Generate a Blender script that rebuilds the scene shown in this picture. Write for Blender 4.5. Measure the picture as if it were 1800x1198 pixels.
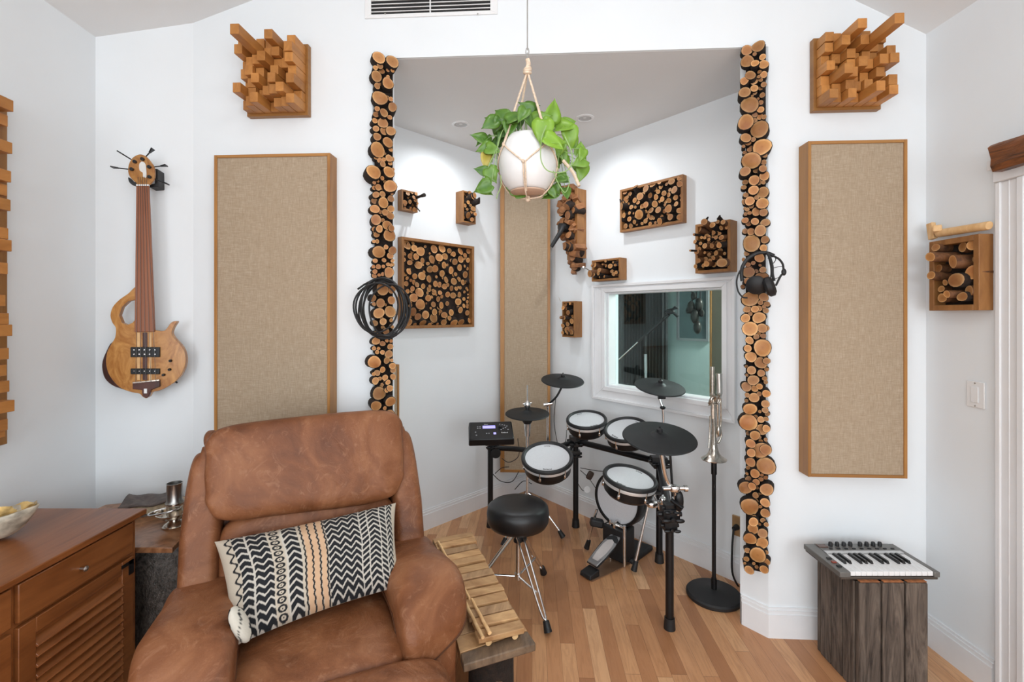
import bpy, bmesh, math, random
from mathutils import Vector, Matrix, noise
random.seed(7)
for o in list(bpy.data.objects): bpy.data.objects.remove(o)
S = bpy.context.scene
COL = S.collection
# ---------------------------------------------------------------- camera, world, lights, exposure
F, CX, CY, EYE = 830.0, 900.0, 553.0, 1.52
cam_d = bpy.data.cameras.new('camera'); cam = bpy.data.objects.new('camera', cam_d); COL.objects.link(cam)
cam.location = (0, 0, EYE); cam.rotation_euler = (math.pi/2, 0, 0)
cam_d.sensor_width = 36; cam_d.lens = F/1800*36; cam_d.shift_y = (CY-599)/1800; cam_d.clip_start = 0.02
S.camera = cam
S.view_settings.view_transform = 'Standard'; S.view_settings.look = 'None'
S.view_settings.exposure = -0.04; S.view_settings.gamma = 1; S.view_settings.use_curve_mapping = False
w = bpy.data.worlds.new('world'); S.world = w; w.use_nodes = True
w.node_tree.nodes['Background'].inputs[0].default_value = (0.9, 0.95, 1, 1)
w.node_tree.nodes['Background'].inputs[1].default_value = 0.3
def area(name, loc, target, sx, sy, power, col=(1, 1, 1)):
    l = bpy.data.lights.new(name, 'AREA'); l.shape = 'RECTANGLE'; l.size = sx; l.size_y = sy; l.energy = power; l.color = col
    o = bpy.data.objects.new(name, l); COL.objects.link(o); o.location = loc
    o.rotation_euler = (Vector(target)-Vector(loc)).to_track_quat('-Z', 'Y').to_euler(); return o
area('unseen_fill', (0.1, -4.4, 1.6), (0.1, 2.4, 1.7), 3.5, 2.7, 70, (0.86, 0.94, 1))  # fill added behind the camera; the rear wall has no window
area('unseen_fill', (1.88, -1.6, 1.6), (-1.9, 1.2, 1.6), 1.6, 1.5, 66, (0.86, 0.94, 1))  # side fill added to brighten the left wall, no window there
area('unseen_fill', (-1.75, -1.6, 1.6), (1.9, 1.2, 1.5), 1.6, 1.5, 54, (0.86, 0.94, 1))  # matching fill added for the right wall, no opening behind it
area('overhead_light', (0.05, 0.75, 3.35), (0.05, 1.4, 0.9), 0.32, 0.32, 5, (1, 0.98, 0.96))
area('overhead_light', (0.1, -1.1, 3.38), (0.1, -1.1, 0.0), 1.6, 2.4, 22, (0.90, 0.96, 1))  # broad overhead fill added to lift floor and walls, no fixture there
area('upward_fill', (0.0, -2.6, 1.9), (0.0, 2.0, 3.9), 1.4, 0.6, 12, (0.88, 0.95, 1))  # upward fill added to brighten the ceilings, no lamp stands here
for lx, ly in ((-.341, 3.147), (.47, 3.046)):
    l = bpy.data.lights.new('downlight', 'SPOT'); l.energy = 22; l.spot_size = 2.9; l.spot_blend = 1; l.shadow_soft_size = .02; l.color = (0.93, 0.97, 1)
    o = bpy.data.objects.new('downlight', l); COL.objects.link(o); o.location = (lx, ly, 2.775)
area('booth_fill', (2.45, 3.75, 2.3), (2.4, 3.9, 0.8), 0.5, 0.5, 85, (1, 1, 0.98))  # unseen area light added to brighten the booth behind the glass

# ---------------------------------------------------------------- geometry of the photograph
def ray(px, py): return Vector(((px-CX)/F, 1, (CY-py)/F))
def at(px, py, Y): return Vector((0, 0, EYE)) + ray(px, py)*Y
def atz(px, py, z): return at(px, py, (z-EYE)*F/(CY-py))
class WF:
    'a wall: s runs along it, z up, o out of it into the room'
    def __init__(s, p0, p1, n=None):
        s.p0 = Vector((p0[0], p0[1], 0)); s.u = Vector((p1[0]-p0[0], p1[1]-p0[1], 0)); s.L = s.u.length; s.u.normalize()
        s.n = Vector((s.u.y, -s.u.x, 0))
        if s.n.dot(Vector((0, 0, 0))-s.p0) < 0: s.n = -s.n
    def pt(s, a, z, o=0): return s.p0+s.u*a+s.n*o+Vector((0, 0, z))
    def hit(s, px, py, o=0):
        d = ray(px, py); P = s.p0+s.n*o; t = P.dot(s.n)/(Vector((d.x, d.y, 0)).dot(s.n))
        q = d*t; return ((Vector((q.x, q.y, 0))-s.p0).dot(s.u), EYE+q.z, t)
# ---------------------------------------------------------------- object helpers
ORG = {}
def link(o, parent):
    COL.objects.link(o)
    if parent: o.parent = parent
def tag(o, label=None, cat=None, group=None, kind=None):
    if label: o['label'] = label
    if cat: o['category'] = cat
    if group: o['group'] = group
    if kind: o['kind'] = kind
    return o
def thing(name, loc, label, cat, group=None):
    o = bpy.data.objects.new(name, None); COL.objects.link(o); o.location = loc; o.empty_display_size = .1
    ORG[o] = Vector(loc); return tag(o, label, cat, group)
def axes(d, up=Vector((0, 0, 1))):
    d = Vector(d).normalized()
    if abs(d.dot(up)) > .99: up = Vector((1, 0, 0))
    x = up.cross(d).normalized(); y = d.cross(x)
    return Matrix((x, y, d)).transposed()
class MB:
    def __init__(s, M=None): s.V = []; s.F = []; s.MI = []; s.UV = {}; s.M = M; s.mi = 0; s.C = None
    def v(s, p):
        p = Vector(p); s.V.append(s.M@p if s.M else p); return len(s.V)-1
    def f(s, *ix): s.F.append(tuple(ix)); s.MI.append(s.mi)
    def box(s, c, size, R=None, taper=1):
        c = Vector(c); R = R or Matrix.Identity(3); ids = []
        for z in (-.5, .5):
            for x, y in ((-.5, -.5), (.5, -.5), (.5, .5), (-.5, .5)):
                k = taper if z > 0 else 1
                ids.append(s.v(c+R@Vector((x*size[0]*k, y*size[1]*k, z*size[2]))))
        a = ids
        for q in ((3, 2, 1, 0), (4, 5, 6, 7), (0, 1, 5, 4), (1, 2, 6, 5), (2, 3, 7, 6), (3, 0, 4, 7)): s.f(*[a[i] for i in q])
        return s
    def wbox(s, wf, s0, s1, z0, z1, o0, o1):
        P = [wf.pt(a, z, o) for z in (z0, z1) for a, o in ((s0, o0), (s1, o0), (s1, o1), (s0, o1))]
        a = [s.v(p) for p in P]
        for q in ((3, 2, 1, 0), (4, 5, 6, 7), (0, 1, 5, 4), (1, 2, 6, 5), (2, 3, 7, 6), (3, 0, 4, 7)): s.f(*[a[i] for i in q])
        return s
    def prism(s, A, B):
        n = len(A); a = [s.v(p) for p in A]; b = [s.v(p) for p in B]
        s.f(*a[::-1]); s.f(*b)
        for i in range(n): j = (i+1) % n; s.f(a[i], a[j], b[j], b[i])
        return s
    def plan(s, pts, z0, z1): return s.prism([(x, y, z0) for x, y in pts], [(x, y, z1) for x, y in pts])
    def cyl(s, p0, p1, r0, r1=None, n=16, caps=True):
        p0 = Vector(p0); p1 = Vector(p1); r1 = r0 if r1 is None else r1; R = axes(p1-p0)
        a = []; b = []
        for i in range(n):
            t = 2*math.pi*i/n; e = R@Vector((math.cos(t), math.sin(t), 0)); a.append(s.v(p0+e*r0)); b.append(s.v(p1+e*r1))
        for i in range(n): j = (i+1) % n; s.f(a[i], a[j], b[j], b[i])
        if caps: s.f(*a[::-1]); s.f(*b)
        return s
    def tube(s, pts, r, n=8, closed=False):
        pts = [Vector(p) for p in pts]; m = len(pts); rings = []; up = None
        for i, p in enumerate(pts):
            q0 = pts[(i-1) % m] if (closed or i > 0) else p; q1 = pts[(i+1) % m] if (closed or i < m-1) else p
            d = (q1-q0).normalized()
            if up is None: up = Vector((0, 0, 1)) if abs(d.z) < .9 else Vector((1, 0, 0))
            x = up.cross(d)
            if x.length < 1e-5: x = Vector((1, 0, 0))
            x.normalize(); y = d.cross(x); up = y
            rr = r[i] if isinstance(r, (list, tuple)) else r
            rings.append([s.v(p+(x*math.cos(2*math.pi*k/n)+y*math.sin(2*math.pi*k/n))*rr) for k in range(n)])
        for i in range(m if closed else m-1):
            A = rings[i]; B = rings[(i+1) % m]
            for k in range(n): l = (k+1) % n; s.f(A[k], A[l], B[l], B[k])
        if not closed: s.f(*rings[0][::-1]); s.f(*rings[-1])
        return s
    def lathe(s, prof, c=(0, 0, 0), d=(0, 0, 1), n=32):
        c = Vector(c); R = axes(d); rings = []
        for r, z in prof:
            if r < 1e-6: rings.append([s.v(c+R@Vector((0, 0, z)))])
            else: rings.append([s.v(c+R@Vector((r*math.cos(2*math.pi*k/n), r*math.sin(2*math.pi*k/n), z))) for k in range(n)])
        for A, B in zip(rings, rings[1:]):
            for k in range(n):
                l = (k+1) % n
                if len(A) == 1 and len(B) == 1: continue
                if len(A) == 1: s.f(A[0], B[l], B[k])
                elif len(B) == 1: s.f(A[k], A[l], B[0])
                else: s.f(A[k], A[l], B[l], B[k])
        return s
    def sup(s, c, a, e1=1, e2=1, nu=40, nv=24, fn=None, R=None):
        'superellipsoid; e<1 is boxier'
        c = Vector(c); R = R or Matrix.Identity(3)
        sg = lambda v, e: math.copysign(abs(v)**e, v)
        g = []
        for j in range(nv+1):
            ph = -math.pi/2+math.pi*j/nv
            row = []
            for i in range(nu):
                th = 2*math.pi*i/nu
                p = Vector((a[0]*sg(math.cos(ph), e1)*sg(math.cos(th), e2), a[1]*sg(math.cos(ph), e1)*sg(math.sin(th), e2), a[2]*sg(math.sin(ph), e1)))
                if fn: p = fn(p)
                row.append(p)
            if j in (0, nv): row = [sum(row, Vector())/nu]
            g.append([s.v(c+R@p) for p in row])
        for A, B in zip(g, g[1:]):
            for k in range(nu):
                l = (k+1) % nu
                if len(A) == 1: s.f(A[0], B[l], B[k])
                elif len(B) == 1: s.f(A[k], A[l], B[0])
                else: s.f(A[k], A[l], B[l], B[k])
        return s
    def log(s, base, d, L, r, n=14, seed=None):
        'cut branch: material 0 = cut end with radial uv, material 1 = bark'
        rnd = random.Random(seed if seed is not None else random.random()); base = Vector(base); R = axes(d)
        p2 = rnd.random()*6; p3 = rnd.random()*6; a2 = rnd.uniform(0, .1); a3 = rnd.uniform(0, .05); sl = rnd.uniform(-.25, .25); sp = rnd.random()*6
        def pr(k, rr, z, sk=0):
            t = 2*math.pi*k/n; q = rr*(1+a2*math.sin(2*t+p2)+a3*math.sin(3*t+p3))
            return base+R@Vector((q*math.cos(t), q*math.sin(t), z+sk*rr*math.cos(t+sp)))
        a = [s.v(pr(k, r*1.03, 0)) for k in range(n)]; b = [s.v(pr(k, r, L-.003, sl)) for k in range(n)]
        e = [s.v(pr(k, r*.93, L, sl)) for k in range(n)]
        c = s.v(base+R@Vector((0, 0, L)))
        for k in range(n):
            l = (k+1) % n; s.mi = 1; s.f(a[k], a[l], b[l], b[k]); s.f(b[k], b[l], e[l], e[k]); s.mi = 0; s.f(e[k], e[l], c)
            f0, f1 = 2*math.pi*k/n, 2*math.pi*l/n
            s.UV[len(s.F)-1] = ((math.cos(f0), math.sin(f0)), (math.cos(f1), math.sin(f1)), (0, 0))
        s.mi = 0; return s
    def build(s, name, mat, parent=None, loc=None, bevel=0, seg=2, sub=0, ang=40, kind=None, label=None):
        org = ORG[parent] if parent else Vector(loc if loc is not None else (0, 0, 0))
        me = bpy.data.meshes.new(name); me.from_pydata([p-org for p in s.V], [], s.F)
        for m in (mat if isinstance(mat, (list, tuple)) else [mat]): me.materials.append(m)
        for p, mi in zip(me.polygons, s.MI): p.material_index = mi
        if s.UV:
            uv = me.uv_layers.new(name='UVMap')
            for fi, cs in s.UV.items():
                for li, c in zip(me.polygons[fi].loop_indices, cs): uv.data[li].uv = c
        if s.C:
            ca = me.color_attributes.new('Col', 'FLOAT_COLOR', 'POINT')
            for i, c in enumerate(s.C): ca.data[i].color = (c[0], c[1], c[2], 1)
        bm = bmesh.new(); bm.from_mesh(me); bmesh.ops.recalc_face_normals(bm, faces=bm.faces); bm.to_mesh(me); bm.free()
        for p in me.polygons: p.use_smooth = True
        me.set_sharp_from_angle(angle=math.radians(ang))
        o = bpy.data.objects.new(name, me); link(o, parent); ORG[o] = org
        if not parent: o.location = org
        if bevel:
            b = o.modifiers.new('bevel', 'BEVEL'); b.width = bevel; b.segments = seg; b.limit_method = 'ANGLE'; b.harden_normals = False
        if sub:
            b = o.modifiers.new('sub', 'SUBSURF'); b.levels = sub; b.render_levels = sub
        if kind: o['kind'] = kind
        if label: o['label'] = label
        return o
def struct(name, mb, mat, **k): return mb.build(name, mat, kind='structure', **k)
def text_part(txt, name, mat, parent, origin, right, up, height, extrude=.0004):
    c = bpy.data.curves.new('t', 'FONT'); c.body = txt; c.size = 1; c.align_x = 'CENTER'; c.align_y = 'CENTER'; c.extrude = extrude/height
    t = bpy.data.objects.new('t', c); COL.objects.link(t)
    me = bpy.data.meshes.new_from_object(t); bpy.data.objects.remove(t)
    right = Vector(right).normalized(); up = Vector(up).normalized(); nn = right.cross(up)
    R = Matrix((right, up, nn)).transposed()
    org = ORG[parent]
    for v in me.vertices: v.co = Vector(origin)+R@(v.co*height)-org
    me.materials.clear(); me.materials.append(mat)
    o = bpy.data.objects.new(name, me); link(o, parent); ORG[o] = org; return o
def smooth_poly(pts, k=5, closed=True):
    out = []; n = len(pts)
    for i in range(n if closed else n-1):
        p = [pts[(i+j) % n] if closed else pts[min(max(i+j, 0), n-1)] for j in (-1, 0, 1, 2)]
        for q in range(k):
            t = q/k; out.append(tuple(.5*((2*p[1][c])+(-p[0][c]+p[2][c])*t+(2*p[0][c]-5*p[1][c]+4*p[2][c]-p[3][c])*t*t+(-p[0][c]+3*p[1][c]-3*p[2][c]+p[3][c])*t**3) for c in range(len(p[1]))))
    if not closed: out.append(tuple(pts[-1]))
    return out
# ---------------------------------------------------------------- materials
class NT:
    def __init__(s, name, rough=.5, metal=0, spec=None):
        s.m = bpy.data.materials.new(name); s.m.use_nodes = True; s.t = s.m.node_tree; s.b = s.t.nodes['Principled BSDF']
        s.b.inputs['Roughness'].default_value = rough; s.b.inputs['Metallic'].default_value = metal
        if spec is not None: s.b.inputs['Specular IOR Level'].default_value = spec
    def n(s, t, **k):
        x = s.t.nodes.new(t)
        for a, b in k.items():
            if a[0] == '_': x.inputs[a[1:].replace('_', ' ')].default_value = b
            else: setattr(x, a, b)
        return x
    def l(s, a, b): s.t.links.new(a, b)
    def coord(s, kind='Object', scale=(1, 1, 1), rot=(0, 0, 0)):
        c = s.n('ShaderNodeTexCoord'); m = s.n('ShaderNodeMapping'); m.inputs['Scale'].default_value = scale; m.inputs['Rotation'].default_value = rot
        s.l(c.outputs[kind], m.inputs[0]); return m.outputs[0]
    def noise(s, co, scale, detail=4, rough=.5, dist=0):
        x = s.n('ShaderNodeTexNoise', _Scale=scale, _Detail=detail, _Roughness=rough, _Distortion=dist); s.l(co, x.inputs['Vector']); return x.outputs['Fac']
    def ramp(s, fac, stops):
        r = s.n('ShaderNodeValToRGB'); e = r.color_ramp.elements
        while len(e) < len(stops): e.new(.5)
        for x, (p, c) in zip(e, stops): x.position = p; x.color = (*c, 1)
        s.l(fac, r.inputs[0]); return r.outputs[0]
    def math(s, op, a, b=None, c=None):
        x = s.n('ShaderNodeMath', operation=op)
        for i, v in enumerate((a, b, c)):
            if v is None: continue
            if isinstance(v, (int, float)): x.inputs[i].default_value = v
            else: s.l(v, x.inputs[i])
        return x.outputs[0]
    def mix(s, fac, a, b, mode='MIX'):
        x = s.n('ShaderNodeMix', data_type='RGBA', blend_type=mode)
        for i, v in ((0, fac), (6, a), (7, b)):
            if isinstance(v, (int, float)): x.inputs[i].default_value = v
            elif isinstance(v, tuple): x.inputs[i].default_value = (*v, 1)
            else: s.l(v, x.inputs[i])
        return x.outputs[2]
    def col(s, c):
        if isinstance(c, tuple): s.b.inputs['Base Color'].default_value = (*c, 1)
        else: s.l(c, s.b.inputs['Base Color'])
        return s
    def bump(s, h, strength=.3, dist=.01):
        b = s.n('ShaderNodeBump'); b.inputs['Strength'].default_value = strength; b.inputs['Distance'].default_value = dist
        s.l(h, b.inputs['Height']); s.l(b.outputs[0], s.b.inputs['Normal']); return s
def plain(name, c, rough=.5, metal=0, spec=None, var=.06, sc=14):
    t = NT(name, rough, metal, spec); co = t.coord(); f = t.noise(co, sc, 3)
    d = tuple(max(0, x*(1-var)) for x in c); e = tuple(min(1, x*(1+var)) for x in c)
    t.col(t.ramp(f, [(.35, d), (.65, e)])); return t.m
def wood(name, dark, light, scale=(1, 1, 1), rough=.45, freq=6, bump=.15, dist=1.2):
    t = NT(name, rough); co = t.coord(scale=scale)
    f = t.noise(co, freq, 5, .6, dist); g = t.noise(co, freq*6, 3, .6, .4)
    c = t.ramp(f, [(.3, dark), (.5, tuple((a+b)/2 for a, b in zip(dark, light))), (.72, light)])
    c = t.mix(t.math('MULTIPLY', g, .35), c, dark)
    oi = t.n('ShaderNodeObjectInfo'); r = t.math('MULTIPLY_ADD', oi.outputs['Random'], .3, .85)
    h = t.n('ShaderNodeHueSaturation'); t.l(r, h.inputs['Value']); t.l(c, h.inputs['Color'])
    t.col(h.outputs[0]); t.bump(g, bump, .004); return t.m
def M_wall(name='white_wall_paint', c=(.855, .885, .905)):
    t = NT(name, .75, spec=.25); co = t.coord(); f = t.noise(co, 3, 3); g = t.noise(co, 160, 2)
    t.col(t.ramp(f, [(.3, tuple(x*.975 for x in c)), (.7, c)])); t.bump(g, .08, .002); return t.m
WALL = M_wall(); CEIL = M_wall('ceiling_paint', (.83, .835, .835)); TRIM = plain('white_gloss_trim', (.84, .84, .85), .35, var=.01)
def M_floor():
    t = NT('strip_laminate', .36); ang = -.042
    c = t.n('ShaderNodeTexCoord'); m = t.n('ShaderNodeMapping'); m.inputs['Rotation'].default_value = (0, 0, -ang); t.l(c.outputs['Object'], m.inputs[0])
    sp = t.n('ShaderNodeSeparateXYZ'); t.l(m.outputs[0], sp.inputs[0]); W, LL = .0655, .62
    xs = t.math('DIVIDE', sp.outputs[0], W); row = t.math('FLOOR', xs)
    wn = t.n('ShaderNodeTexWhiteNoise', noise_dimensions='1D'); t.l(row, wn.inputs['W'])
    ys = t.math('ADD', t.math('DIVIDE', sp.outputs[1], LL), t.math('MULTIPLY', wn.outputs['Value'], 7.3)); cell = t.math('FLOOR', ys)
    w2 = t.n('ShaderNodeTexWhiteNoise', noise_dimensions='2D'); cv = t.n('ShaderNodeCombineXYZ'); t.l(row, cv.inputs[0]); t.l(cell, cv.inputs[1]); t.l(cv.outputs[0], w2.inputs['Vector'])
    base = t.ramp(w2.outputs['Value'], [(0, (.40, .175, .075)), (.3, (.53, .25, .112)), (.65, (.64, .335, .16)), (1, (.74, .44, .235))])
    m2 = t.n('ShaderNodeMapping'); m2.inputs['Scale'].default_value = (14, 1.3, 1); t.l(m.outputs[0], m2.inputs[0])
    off = t.n('ShaderNodeVectorMath', operation='ADD'); t.l(m2.outputs[0], off.inputs[0]); t.l(w2.outputs['Color'], off.inputs[1])
    g = t.noise(off.outputs[0], 3.2, 6, .65, 1.6)
    base = t.mix(t.ramp(g, [(.45, (0, 0, 0)), (.72, (.5, .5, .5))]), base, (.32, .13, .05))
    fx = t.math('FRACT', xs); fy = t.math('FRACT', ys)
    ex = t.math('LESS_THAN', fx, .022); ey = t.math('LESS_THAN', fy, .003); e = t.math('MAXIMUM', ex, ey)
    base = t.mix(t.math('MULTIPLY', e, .65), base, (.13, .05, .02))
    t.col(base); t.bump(t.math('SUBTRACT', 1, e), .12, .002); return t.m
FLOOR = M_floor()
HONEY = wood('honey_stained_pine', (.27, .11, .024), (.47, .225, .06), (1, 1, .12), .42, 9)
HONEYX = wood('honey_stained_pine_across', (.27, .11, .024), (.47, .225, .06), (.12, .12, 1), .42, 9)
BLOCK = wood('cedar_block', (.37, .14, .028), (.62, .275, .07), (1, .3, 1), .5, 12)
BOXW = wood('box_frame_wood', (.22, .09, .026), (.42, .195, .062), (1, 1, .5), .5, 9)
CHUNK = wood('offcut_wood', (.16, .058, .018), (.44, .19, .07), (1, 1, 1), .55, 14)
PALEW = wood('pale_pine', (.62, .36, .15), (.82, .56, .30), (.4, 3, 1), .55, 8)
BARK = wood('dark_bark', (.006, .004, .003), (.038, .020, .012), (1, 1, 1), .95, 30, .6)
def M_cut():
    t = NT('sawn_log_end', .55); uv = t.n('ShaderNodeUVMap'); ln = t.n('ShaderNodeVectorMath', operation='LENGTH'); t.l(uv.outputs[0], ln.inputs[0])
    co = t.coord(); nz = t.noise(co, 40, 3); oi = t.n('ShaderNodeObjectInfo')
    r = t.math('MULTIPLY_ADD', nz, .22, ln.outputs['Value'])
    rings = t.math('SINE', t.math('MULTIPLY', r, 42)); rings = t.math('MULTIPLY_ADD', rings, .5, .5)
    base = t.ramp(r, [(0, (.30, .125, .036)), (.3, (.42, .185, .055)), (.8, (.47, .215, .066)), (.98, (.62, .34, .135)), (1, (.66, .38, .16))])
    base = t.mix(t.math('MULTIPLY', rings, .22), base, (.33, .13, .04))
    big = t.noise(co, 11, 2); base = t.mix(t.ramp(big, [(.42, (0, 0, 0)), (.7, (.75, .75, .75))]), base, (.27, .085, .022))
    h = t.n('ShaderNodeHueSaturation'); t.l(base, h.inputs['Color']); t.l(t.math('MULTIPLY_ADD', oi.outputs['Random'], .55, .70), h.inputs['Value'])
    t.col(h.outputs[0]); t.bump(rings, .08, .001); return t.m
CUT = M_cut()
def M_burlap():
    t = NT('burlap', .95, spec=.1); co = t.coord(); a = t.coord(scale=(26, 26, 420)); b = t.coord(scale=(420, 420, 26))
    fa = t.noise(a, 1, 3, .7); fb = t.noise(b, 1, 3, .7); f = t.math('ADD', fa, fb)
    fi = t.noise(co, 5, 2)
    c = t.ramp(t.math('MULTIPLY', f, .5), [(.32, (.33, .245, .165)), (.5, (.435, .335, .235)), (.68, (.56, .455, .345))])
    c = t.mix(t.math('MULTIPLY', fi, .15), c, (.36, .26, .16)); t.col(c); t.bump(f, .5, .004); return t.m
BURLAP = M_burlap()
def M_leather():
    t = NT('brown_leather', .5, spec=.32); co = t.coord(); f = t.noise(co, 4.5, 5, .62, .8); g = t.noise(co, 16, 4, .7, 2); h = t.noise(co, 230, 2)
    c = t.ramp(f, [(.32, (.115, .037, .013)), (.5, (.20, .072, .028)), (.70, (.30, .125, .055))])
    c = t.mix(t.ramp(g, [(.55, (0, 0, 0)), (.75, (.42, .42, .42))]), c, (.42, .22, .125)); t.col(c)
    hh = t.math('ADD', t.math('MULTIPLY', h, .25), t.math('MULTIPLY', t.noise(co, 7, 3, .6, 1.5), 1.6)); t.bump(hh, .32, .012)
    t.l(t.math('MULTIPLY_ADD', f, .25, .34), t.b.inputs['Roughness']); return t.m
LEATHER = M_leather(); PIPING = plain('leather_piping', (.085, .030, .012), .5)
def attr_mat(name, rough, sss=0, trans=0):
    t = NT(name, rough); a = t.n('ShaderNodeAttribute', attribute_name='Col'); t.col(a.outputs['Color'])
    if trans: t.b.inputs['Transmission Weight'].default_value = 0
    return t
_c = attr_mat('printed_cotton', .9); _co = _c.coord(); _c.bump(_c.noise(_co, 300, 2), .3, .003); CLOTH = _c.m
LEAF = attr_mat('leaf', .34).m
BLACK = plain('black_satin_metal', (.006, .006, .007), .38, .2); RUBBER = plain('black_rubber', (.009, .009, .010), .55, var=.15)
CYM = plain('black_rubber_cymbal', (.014, .015, .016), .55, 0, .3, .2, 6); VINYL = plain('black_vinyl', (.006, .006, .007), .4, var=.1)
HOOP = plain('satin_hoop', (.72, .72, .72), .38, .55, var=.03)
CHROME = plain('chrome', (.78, .78, .78), .2, 1, var=.05); SILVER = plain('tarnished_silver', (.62, .57, .50), .22, 1, var=.15, sc=60)
STEEL = plain('brushed_steel', (.5, .49, .47), .32, 1, var=.1); PLWHITE = plain('white_plastic', (.85, .85, .85), .35, var=.01)
def M_mesh():
    t = NT('mesh_drumhead', .6); co = t.coord(); f = t.noise(co, 500, 2); t.col(t.ramp(f, [(.3, (.50, .50, .52)), (.7, (.66, .66, .68))])); t.bump(f, .2, .001); return t.m
HEAD = M_mesh()
CABW = wood('cabinet_cherry_wood', (.15, .045, .012), (.33, .115, .034), (2, .25, 2), .3, 7, .06)
SLABW = wood('swirled_slab_wood', (.12, .045, .018), (.42, .20, .095), (1, 1, 1), .28, 5, .1, 6)
GREYW = wood('weathered_grey_wood', (.018, .011, .008), (.235, .18, .14), (2, 2, .2), .8, 11, .8, 3)
RUSTIC = wood('rustic_beam_wood', (.018, .005, .002), (.36, .115, .028), (1, .4, 2.6), .4, 9, .9, 2.5)
BURNT = wood('aged_pine', (.20, .10, .042), (.60, .37, .19), (3, 1, 1), .6, 5, .3)
XYLO = wood('raw_pine_bar', (.30, .135, .045), (.72, .45, .215), (.7, 2, 1), .55, 6, .2)
BURL = wood('burl_maple_lacquer', (.30, .105, .022), (.66, .34, .105), (1, 1, .6), .2, 9, .03, 3.5)
FINGER = wood('fingerboard_wood', (.20, .058, .020), (.33, .11, .042), (8, 8, .3), .4, 6, .05)
DKWOOD = wood('dark_walnut', (.03, .009, .006), (.12, .032, .02), (1, 1, .3), .3, 8, .05)
ROPE = plain('cotton_rope', (.72, .56, .42), .9, var=.15, sc=90); POT = plain('white_ceramic', (.80, .79, .78), .3, var=.02); TERRA = plain('tan_saucer', (.52, .34, .24), .5)
GOLD = plain('shell_nacre', (.62, .42, .16), .2, .6, var=.5, sc=30); SHELL = plain('shell_outside', (.48, .42, .33), .45, var=.4, sc=25)
BRASS = plain('brass_plate', (.40, .26, .13), .35, .3, var=.1); GREYP = plain('grey_plastic', (.165, .16, .15), .42, .25, var=.05)
GREYM = plain('grey_metal', (.4, .4, .41), .35, .8); BLKEY = plain('black_key', (.01, .01, .01), .25)
STUMP = wood('charred_bark', (.006, .005, .004), (.20, .175, .155), (1, 1, .6), .35, 26, 1.0, 3)
BROWNB = wood('brown_branch_bark', (.05, .018, .007), (.26, .105, .035), (1, 1, 1), .7, 20, .4)
RAWEND = plain('orange_sawn_end', (.36, .13, .045), .7, var=.3, sc=50)
BOOK = plain('grey_book_cover', (.10, .075, .065), .6, var=.3, sc=40); PAPER = plain('old_paper', (.55, .45, .3), .8, var=.3, sc=60)
SOIL = plain('soil', (.03, .02, .012), .95, var=.3, sc=60)
def emis(name, c, s):
    t = NT(name, .3); t.col(c); t.b.inputs['Emission Color'].default_value = (*c, 1); t.b.inputs['Emission Strength'].default_value = s; return t.m
LCD = emis('lit_screen', (.36, .33, .85), .9)
def M_glass():
    m = bpy.data.materials.new('window_glass'); m.use_nodes = True; t = m.node_tree; t.nodes.clear()
    o = t.nodes.new('ShaderNodeOutputMaterial'); mx = t.nodes.new('ShaderNodeMixShader'); tr = t.nodes.new('ShaderNodeBsdfTransparent'); g = t.nodes.new('ShaderNodeBsdfGlossy')
    fr = t.nodes.new('ShaderNodeFresnel'); fr.inputs[0].default_value = 1.5; tr.inputs[0].default_value = (.86, .93, .92, 1); g.inputs['Roughness'].default_value = .0
    ad = t.nodes.new('ShaderNodeMath'); ad.operation = 'MULTIPLY'; ad.inputs[1].default_value = .55
    t.links.new(fr.outputs[0], ad.inputs[0]); t.links.new(ad.outputs[0], mx.inputs[0]); t.links.new(tr.outputs[0], mx.inputs[1]); t.links.new(g.outputs[0], mx.inputs[2]); t.links.new(mx.outputs[0], o.inputs[0])
    return m
GLASS = M_glass()
# ================================================================ SETTING
A = (-2.019, 2.289); C1 = (-1.617, 2.396); B = (-.692, 2.343); Bi = (-.614, 2.45); D = (1.214, 2.236); Di = (1.131, 2.341); E = (1.926, 2.196)
K = (.126, 4.114); LE = (-1.43, 2.50); RE = (1.486, 2.45)
WB = WF(C1, E); WS = WF(A, C1); WL = WF(LE, K); WR = WF(K, RE); WLEFT = WF(A, (-1.741, -4.5)); WRIGHT = WF(E, (2.006, -4.5))
OPEN = 2.79
struct('floor', MB().plan([(-2.3, -4.6), (2.2, -4.6), (2.2, 4.4), (-2.3, 4.4)], -.05, 0), FLOOR)
m = MB(); m.plan([C1, B, Bi, (-.62, 2.49), (-1.62, 2.49)], 0, 3.85)
m.plan([D, E, (1.93, 2.32), (1.15, 2.36), Di], 0, 3.85); m.plan([B, D, (1.20, 2.36), (-.66, 2.47)], OPEN, 3.85)
struct('wall_back', m, WALL)
struct('wall_back_left', MB().plan([A, C1, (-1.617, 2.49), (-2.1, 2.38)], 0, 3.3), WALL)
struct('wall_left', MB().plan([A, (-1.741, -4.5), (-1.84, -4.5), (-2.12, 2.289)], 0, 3.3), WALL)
struct('wall_right', MB().plan([E, (2.006, -4.5), (2.11, -4.5), (2.03, 2.196)], 0, 3.3), WALL)
struct('wall_rear', MB().plan([(-1.95, -4.5), (2.1, -4.5), (2.1, -4.6), (-1.95, -4.6)], 0, 3.85), WALL)
zc = lambda x: 3.0+.334*(x+1.617) if x < .3625 else 2.994-.535*(x-1.608)
m = MB()
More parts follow.
